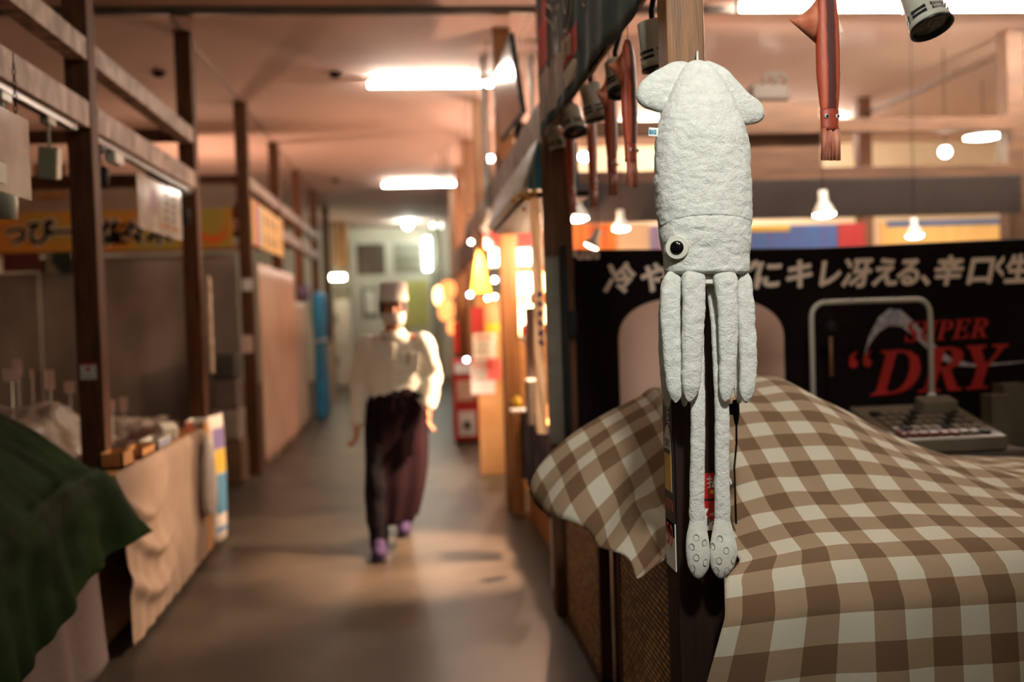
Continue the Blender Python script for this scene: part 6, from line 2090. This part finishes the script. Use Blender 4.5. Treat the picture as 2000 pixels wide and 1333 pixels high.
# lanterns and small lamps further along
M['lantern'] = mat('lantern_paper', s(226, 110, 50), em=(1.0, 0.36, 0.10, 1), es=2.2)
M['lantern_w'] = mat('lantern_warm', s(236, 170, 90), em=(1.0, 0.62, 0.26, 1), es=6.0)
for k, (px, py, Y, r, mm, lab) in enumerate(((862, 578, 14.2, 0.11, 'lantern_w', 'warm glowing lantern by the end of the aisle, brightest of the orange ones'), (876, 566, 13.6, 0.10, 'lantern', 'orange red paper lantern behind the cook at shoulder height'),
                                       (872, 606, 13.2, 0.11, 'lantern', 'orange paper lantern hanging under the red one'), (884, 640, 12.9, 0.07, 'lantern', 'small orange lantern hanging lowest of the row'))):
    c = P(px, py, Y)
    e = empty('paper_lantern', c, lab, 'lantern', 'lanterns along the far aisle')
    MB().lathe([(r * 0.45, -r * 1.3), (r * 0.8, -r), (r, -r * 0.4), (r, r * 0.4), (r * 0.8, r), (r * 0.45, r * 1.3)], c, None, 18, True, True).build('shade', M[mm], e, smooth=True)
    MB().lathe([(r * 0.5, r * 1.25), (r * 0.5, r * 1.4)], c, None, 14, True, True).build('cap', M['ink'], e)
    MB().tube([c + Vector((0, 0, r * 1.3)), (c.x, c.y, CZ)], 0.006, 6).build('cord', M['ink'], e)
M['dot_w'] = lamp_mat('small_lamp_white', (0.95, 0.97, 1.0, 1), 60)
M['dot_o'] = lamp_mat('small_lamp_warm', (1.0, 0.75, 0.45, 1), 40)
M['dot_b'] = lamp_mat('small_lamp_blue', (0.7, 0.78, 1.0, 1), 25)
for px, py, Y, r, mm, lab in ((889, 353, 17.0, 0.05, 'dot_w', 'round white lamp just past the end of the far ceiling tube'),
                          (958, 310, 11.0, 0.032, 'dot_w', 'round white lamp beside the awning rail high above the signs'),
                          (966, 547, 7.85, 0.020, 'dot_w', 'small white lamp beside the yellow triangular sign'),
                          (952, 583, 8.45, 0.018, 'dot_o', 'small warm lamp below the yellow triangular sign'),
                          (966, 580, 7.9, 0.018, 'dot_o', 'small warm lamp touching the orange-lit post'),
                          (918, 576, 10.4, 0.024, 'dot_b', 'small bluish lamp under the yellow triangular sign on the aisle side'),
                          (920, 473, 9.9, 0.02, 'dot_o', 'small warm lamp above the yellow triangular sign'),
                          (911, 703, 11.3, 0.022, 'dot_b', 'small bluish lamp on top of the capsule machines'),
                          (1118, 307, 6.6, 0.028, 'dot_w', 'white lamp behind the last hanging red squid'),
                          (1140, 307, 6.6, 0.032, 'dot_w', 'larger white lamp between the hanging red squids')):
    c = P(px, py, Y)
    e = empty('small_lamp', c, lab, 'lamp', 'small lamps of the squid side stalls')
    MB().ball(c, r, 14).build('globe', M[mm], e, smooth=True)
    MB().tube([c + Vector((0, 0, r * 0.9)), (c.x, c.y, CZ)], 0.003, 6).build('cord', M['ink'], e)
for k, (Y0, Y1, z0, z1, col, lab) in enumerate(((10.1, 12.31, 2.10, 2.40, (120, 84, 76), 'mauve brown fascia board along the aisle past the triangular sign'), (12.4, 14.62, 2.05, 2.40, (134, 92, 80), 'mauve brown fascia board over the orange lanterns'))):
    tag(MB().box((0.625, Y0, z0), (0.66, Y1, z1)).build('fascia_board', mat('mauve_board', s(*col), scale=6)), lab, 'board', 'fascia boards of the squid side')
for k, (Y0, Y1, z1, col, lab, dx) in enumerate(((12.5, 14.5, 1.75, (190, 110, 50), 'orange brown stall front behind the paper lanterns', 0.12), (14.8, 16.9, 1.8, (170, 120, 70), 'tan stall front near the end of the aisle', 0.1), (10.3, 11.5, 1.45, (150, 60, 46), 'reddish stall front behind the capsule machines', 0.3))):
    tag(MB().box((0.68 + dx, Y0, 0), (0.74 + dx, Y1, z1)).build('stall_hoarding', mat('stall_front_board', s(*col), scale=3, rough=0.6)), lab, 'stall front', 'stall fronts of the squid side')
X_0, X_1, Z0, Z1 = boxpt(886, 630, 897, 690, 12.6)
e = empty('red_streamer', (X_0, 12.58, Z0), 'narrow red streamer hanging on a thin rod between the lanterns and the posters', 'streamer')
MB().box((X_0, 12.58, Z0), (X_1, 12.6, Z1)).build('cloth', mat('streamer_red', s(214, 44, 26), rough=0.7), e)
MB().box((X_0 + 0.02, 12.582, Z1), (X_0 + 0.03, 12.592, CZ)).build('rod', M['steel'], e)

# ------------------------------------------------------------------ curtain side, further along
X_0 = LX + 0.03
e = empty('yellow_signboard', (LX, 11, 2.2), 'yellow signboard with red edge over the pale pink curtain', 'sign')
a, b = PX(500, 395, LX + 0.01), PX(556, 440, LX + 0.01)
za, zb_ = PX(500, 395, LX + 0.01).z, PX(500, 480, LX + 0.01).z
y0_, y1_ = 10.2, 12.25
MB().box((LX + 0.002, y0_ - 0.15, zb_), (LX + 0.01, y1_ + 0.1, za)).build('board', mat('sign_yellow', s(226, 180, 92), s(232, 190, 106), scale=2), e)
MB().box((LX + 0.01, y0_, zb_), (LX + 0.014, y0_ + 0.2, za)).build('red_edge', M['red'], e)
MB().box((LX + 0.01, y0_ + 0.26, zb_ + 0.02), (LX + 0.014, y0_ + 0.42, za - 0.03)).build('blue_figure', mat('pale_blue', s(150, 170, 180)), e)
mb_ = mat('grey_ink', s(130, 110, 90))
for r in range(2):
    for q in range(3):
        y = 10.85 + q * 0.38
        z = zb_ + 0.10 + r * 0.2
        MB().box((LX + 0.01, y, z), (LX + 0.013, y + 0.22, z + 0.03)).box((LX + 0.01, y + 0.08, z - 0.06), (LX + 0.013, y + 0.13, z + 0.10)).build('lettering', mb_, e)
M['pinkv'] = mat('pale_pink_vinyl', s(196, 160, 138), s(212, 178, 154), scale=2, rough=0.4, detail=3)
drape('pink_curtain', LX + 0.035, LX + 0.035, 10.14, 13.0, 0.03, PX(500, 515, LX).z, M['pinkv'], 'pale pink plastic curtain hanging to the floor below the yellow signboard', 0.02, 12, hem=0.02)
drape('grey_curtain', LX + 0.03, LX + 0.03, 13.05, 14.3, 0.04, 1.75, mat('pale_grey_vinyl', s(176, 164, 150), s(190, 178, 164), rough=0.5), 'narrow pale grey curtain after the pink one', 0.015, 14)
tb2 = empty('rolled_tarp', (LX + 0.10, 15.5, 0), 'tall blue tarp gathered upright along the stall', 'tarp')
mb = MB()
rs = []
zt2 = PX(600, 568, LX + 0.1).z
for q in range(24):
    t = q / 23
    rs.append([Vector((LX + 0.115 + 0.08 * math.cos(a * math.pi / 16) * (1 + 0.25 * math.sin(a * 1.9 + t)) * (0.9 + 0.15 * math.sin(t * 9)),
                       15.6 + 0.7 * math.sin(a * math.pi / 16), 0.0 + zt2 * t)) for a in range(32)])
mb.rings(rs).build('sheet', mat('blue_tarp', s(28, 116, 166), s(44, 140, 190), scale=5, rough=0.45), tb2, smooth=True)
MB().tube([Vector((LX + 0.115 + 0.11 * math.cos(a * math.pi / 16), 15.6 + 0.78 * math.sin(a * math.pi / 16), zt2 * 0.62)) for a in range(33)], 0.012, 6).build('rope', M['white'], tb2)
X_, Yq = LX + 0.1, 0
tag(MB().box((LX + 0.01, 17.2, 0), (LX + 0.05, 19.0, 1.05)).build('upright_board', mat('pale_wood', s(216, 190, 150), s(224, 198, 160), scale=3), bevel=0.004), 'pale upright board leaning by the last posts of the curtain side', 'board')
tag(MB().ball((LX + 0.06, 14.0, 1.88), (0.08, 0.10, 0.13), 14).build('purple_bag', mat('purple_bag', s(74, 60, 96), s(90, 74, 110)), smooth=True), 'small purple bag hanging above the grey curtain', 'bag')
for k, (yy0, yy1, lab) in enumerate(((545, 568, 'upper white note on the third dark post'), (655, 690, 'lower pinkish note on the third dark post'))):
    X_0, X_1, Z0, Z1 = boxpt(473, yy0, 494, yy1, 9.965)
    tag(MB().box((X_0, 9.962, Z0), (min(X_1, LX), 9.97, Z1)).build('note', M['card_p'] if k else M['paper']), lab, 'note', 'notes on the third post')

# ------------------------------------------------------------------ end of the aisle
YE = YB
d_ = struct(MB().box((boxpt(688, 468, 848, 738, YE)[0], YE - 0.06, 0), (boxpt(688, 468, 848, 738, YE)[1], YE, boxpt(688, 468, 848, 738, YE)[3])).build('door_1', mat('door_white', s(206, 204, 186), s(214, 212, 196), rough=0.5)))


def endbox(name, x0, y0, x1, y1, m, off=0.06, th=0.03, parent=None):
    X_0, X_1, Z0, Z1 = boxpt(x0, y0, x1, y1, YE - off)
    return MB().box((X_0, YE - off - th, Z0), (X_1, YE - off, Z1)).build(name, m, parent, bevel=0.004)


dk = mat('dark_transom', s(72, 60, 42), s(84, 70, 50), rough=0.3)
struct(endbox('window_1', 697, 477, 752, 537, dk, 0.06, 0.01))
struct(endbox('window_2', 769, 477, 822, 534, mat('louvre_glass', s(110, 112, 92), s(150, 150, 128), scale=0.9, stretch=(0.1, 1, 9), rough=0.3), 0.06, 0.01))
tag(endbox('notice_board', 708, 562, 738, 620, mat('notice_frame', s(110, 110, 92), s(122, 122, 104)), 0.06, 0.03), 'framed notice on the white end door behind the cook', 'notice')
tag(endbox('notice_sheet', 713, 568, 734, 612, M['paper'], 0.09, 0.004), 'white sheet inside the framed notice on the end door', 'notice')
tag(endbox('yellow_green_poster', 786, 548, 836, 640, mat('yellow_green', s(196, 194, 110), s(206, 204, 124), scale=3), 0.06, 0.02), 'pale yellow green poster on the end door beside the cook', 'poster')
struct(endbox('trim_5', 842, 440, 858, 740, mat('grey_trim', s(150, 150, 130)), 0.0, 0.1))
e = empty('wall_cabinet', P(662, 520, 22.5), 'brown wall cabinet left beside the end door above the white refrigerator'.replace(' left', ''), 'cabinet')
X_0, X_1, Z0, Z1 = boxpt(647, 442, 678, 525, 22.5)
MB().box((X_0, 22.5, Z0), (X_1, 23.0, CZ)).build('body', mat('cabinet_brown', s(150, 112, 66), s(164, 126, 80), scale=4), e)
MB().box((X_0 + 0.02, 22.48, Z0 + 0.03), (X_1 - 0.02, 22.5, Z1)).build('door', mat('cabinet_brown', s(158, 120, 74), s(170, 132, 86), scale=4), e, bevel=0.004)
e = empty('white_refrigerator', P(662, 740, 22.5), 'white refrigerator with dark handles beside the end door', 'refrigerator')
X_0, X_1, Z0, Z1 = boxpt(654, 585, 684, 745, 22.3)
MB().box((X_0, 22.4, 0), (X_1, 23.0, Z1)).build('body', M['paper'], e, bevel=0.01)
for z0, z1 in ((0.05, Z1 * 0.45), (Z1 * 0.47, Z1 - 0.02)):
    dd = MB().box((X_0 + 0.01, 22.36, z0), (X_1 - 0.01, 22.4, z1)).build('door', M['white'], e, bevel=0.006)
    MB().box((X_0 + 0.02, 22.33, (z0 + z1) / 2), (X_0 + 0.06, 22.36, (z0 + z1) / 2 + 0.2)).build('handle', M['ink'], dd)
tag(MB().box((X_0, 22.4, Z1), (X_1, 22.9, Z1 + 0.30)).build('grey_oven', mat('oven_grey', s(120, 116, 100), s(134, 130, 114))), 'grey box standing on the white refrigerator', 'box')


def simple_lamp(name, px, py, Y, size, m, label, wall=None):
    c = P(px, py, Y)
    e = empty(name, c, label, 'lamp')
    MB().box(c - Vector(size) / 2, c + Vector(size) / 2).build('tube', m, e, bevel=0.01)
    if wall == 'wall':
        MB().box((c.x - size[0] * 0.5 - 0.01, c.y + size[1] / 2, c.z - size[2] / 2 - 0.03), (c.x + size[0] * 0.5 + 0.01, YE, c.z + size[2] / 2 + 0.03)).build('housing', M['white'], e)
    else:
        MB().tube([c + Vector((0, 0, size[2] * 0.4)), (c.x, c.y, CZ)], 0.008, 6).build('cord', M['white'], e)
    return e


M['end_lamp'] = lamp_mat('end_tube', (0.92, 1.0, 0.86, 1), 330)
M['end_warm'] = lamp_mat('end_warm', (1.0, 0.84, 0.55, 1), 50)
M['end_upright'] = lamp_mat('end_upright', (0.88, 1.0, 0.90, 1), 18)
simple_lamp('vertical_tube_light', 834, 496, YE - 0.2, (0.16, 0.08, 0.78), M['end_upright'], 'upright greenish white tube light beside the end door', 'wall')  # upright
simple_lamp('short_tube_light', 658, 542, 21.5, (0.34, 0.08, 0.10), M['end_warm'], 'short warm tube light before the brown wall cabinet')
M['end_dim'] = lamp_mat('end_dim', (0.95, 1.0, 0.9, 1), 3)
for px, py, m_, lab in ((707, 423, 'end_warm', 'warm round ceiling lamp above the dark transom pane'), (798, 415, 'end_lamp', 'upper of two white round lamps before the end wall'), (796, 440, 'end_lamp', 'lower of two white round lamps before the end wall'),
                       (846, 441, 'end_dim', 'white round lamp over the upright tube light'), (862, 441, 'end_dim', 'white round lamp closest to the squid side stalls at the aisle end')):
    c = P(px, py, 22.8)
    e = empty('round_lamp', c, lab, 'lamp', 'round lamps at the aisle end')
    MB().ball(c, 0.075 if m_ == 'end_lamp' else 0.06, 14).build('globe', M[m_], e, smooth=True)
    MB().tube([c + Vector((0, 0, 0.05)), (c.x, c.y, CZ)], 0.006, 6).build('cord', M['white'], e)
# smoke detectors and sprinkler heads on the ceiling
for px, py, lab in ((655, 142, 'small dark ceiling fitting beside the nearer fluorescent tube'), (655, 350, 'small ceiling fitting beside the far fluorescent tube'), (310, 140, 'flat round ceiling fitting above the curtain side stalls')):
    c = PZ(px, py, CZ)
    tag(MB().lathe([(0.06, 0), (0.055, -0.03), (0.02, -0.05)], c, None, 18, False, True).build('ceiling_detector', M['umber'], smooth=True), lab, 'detector')
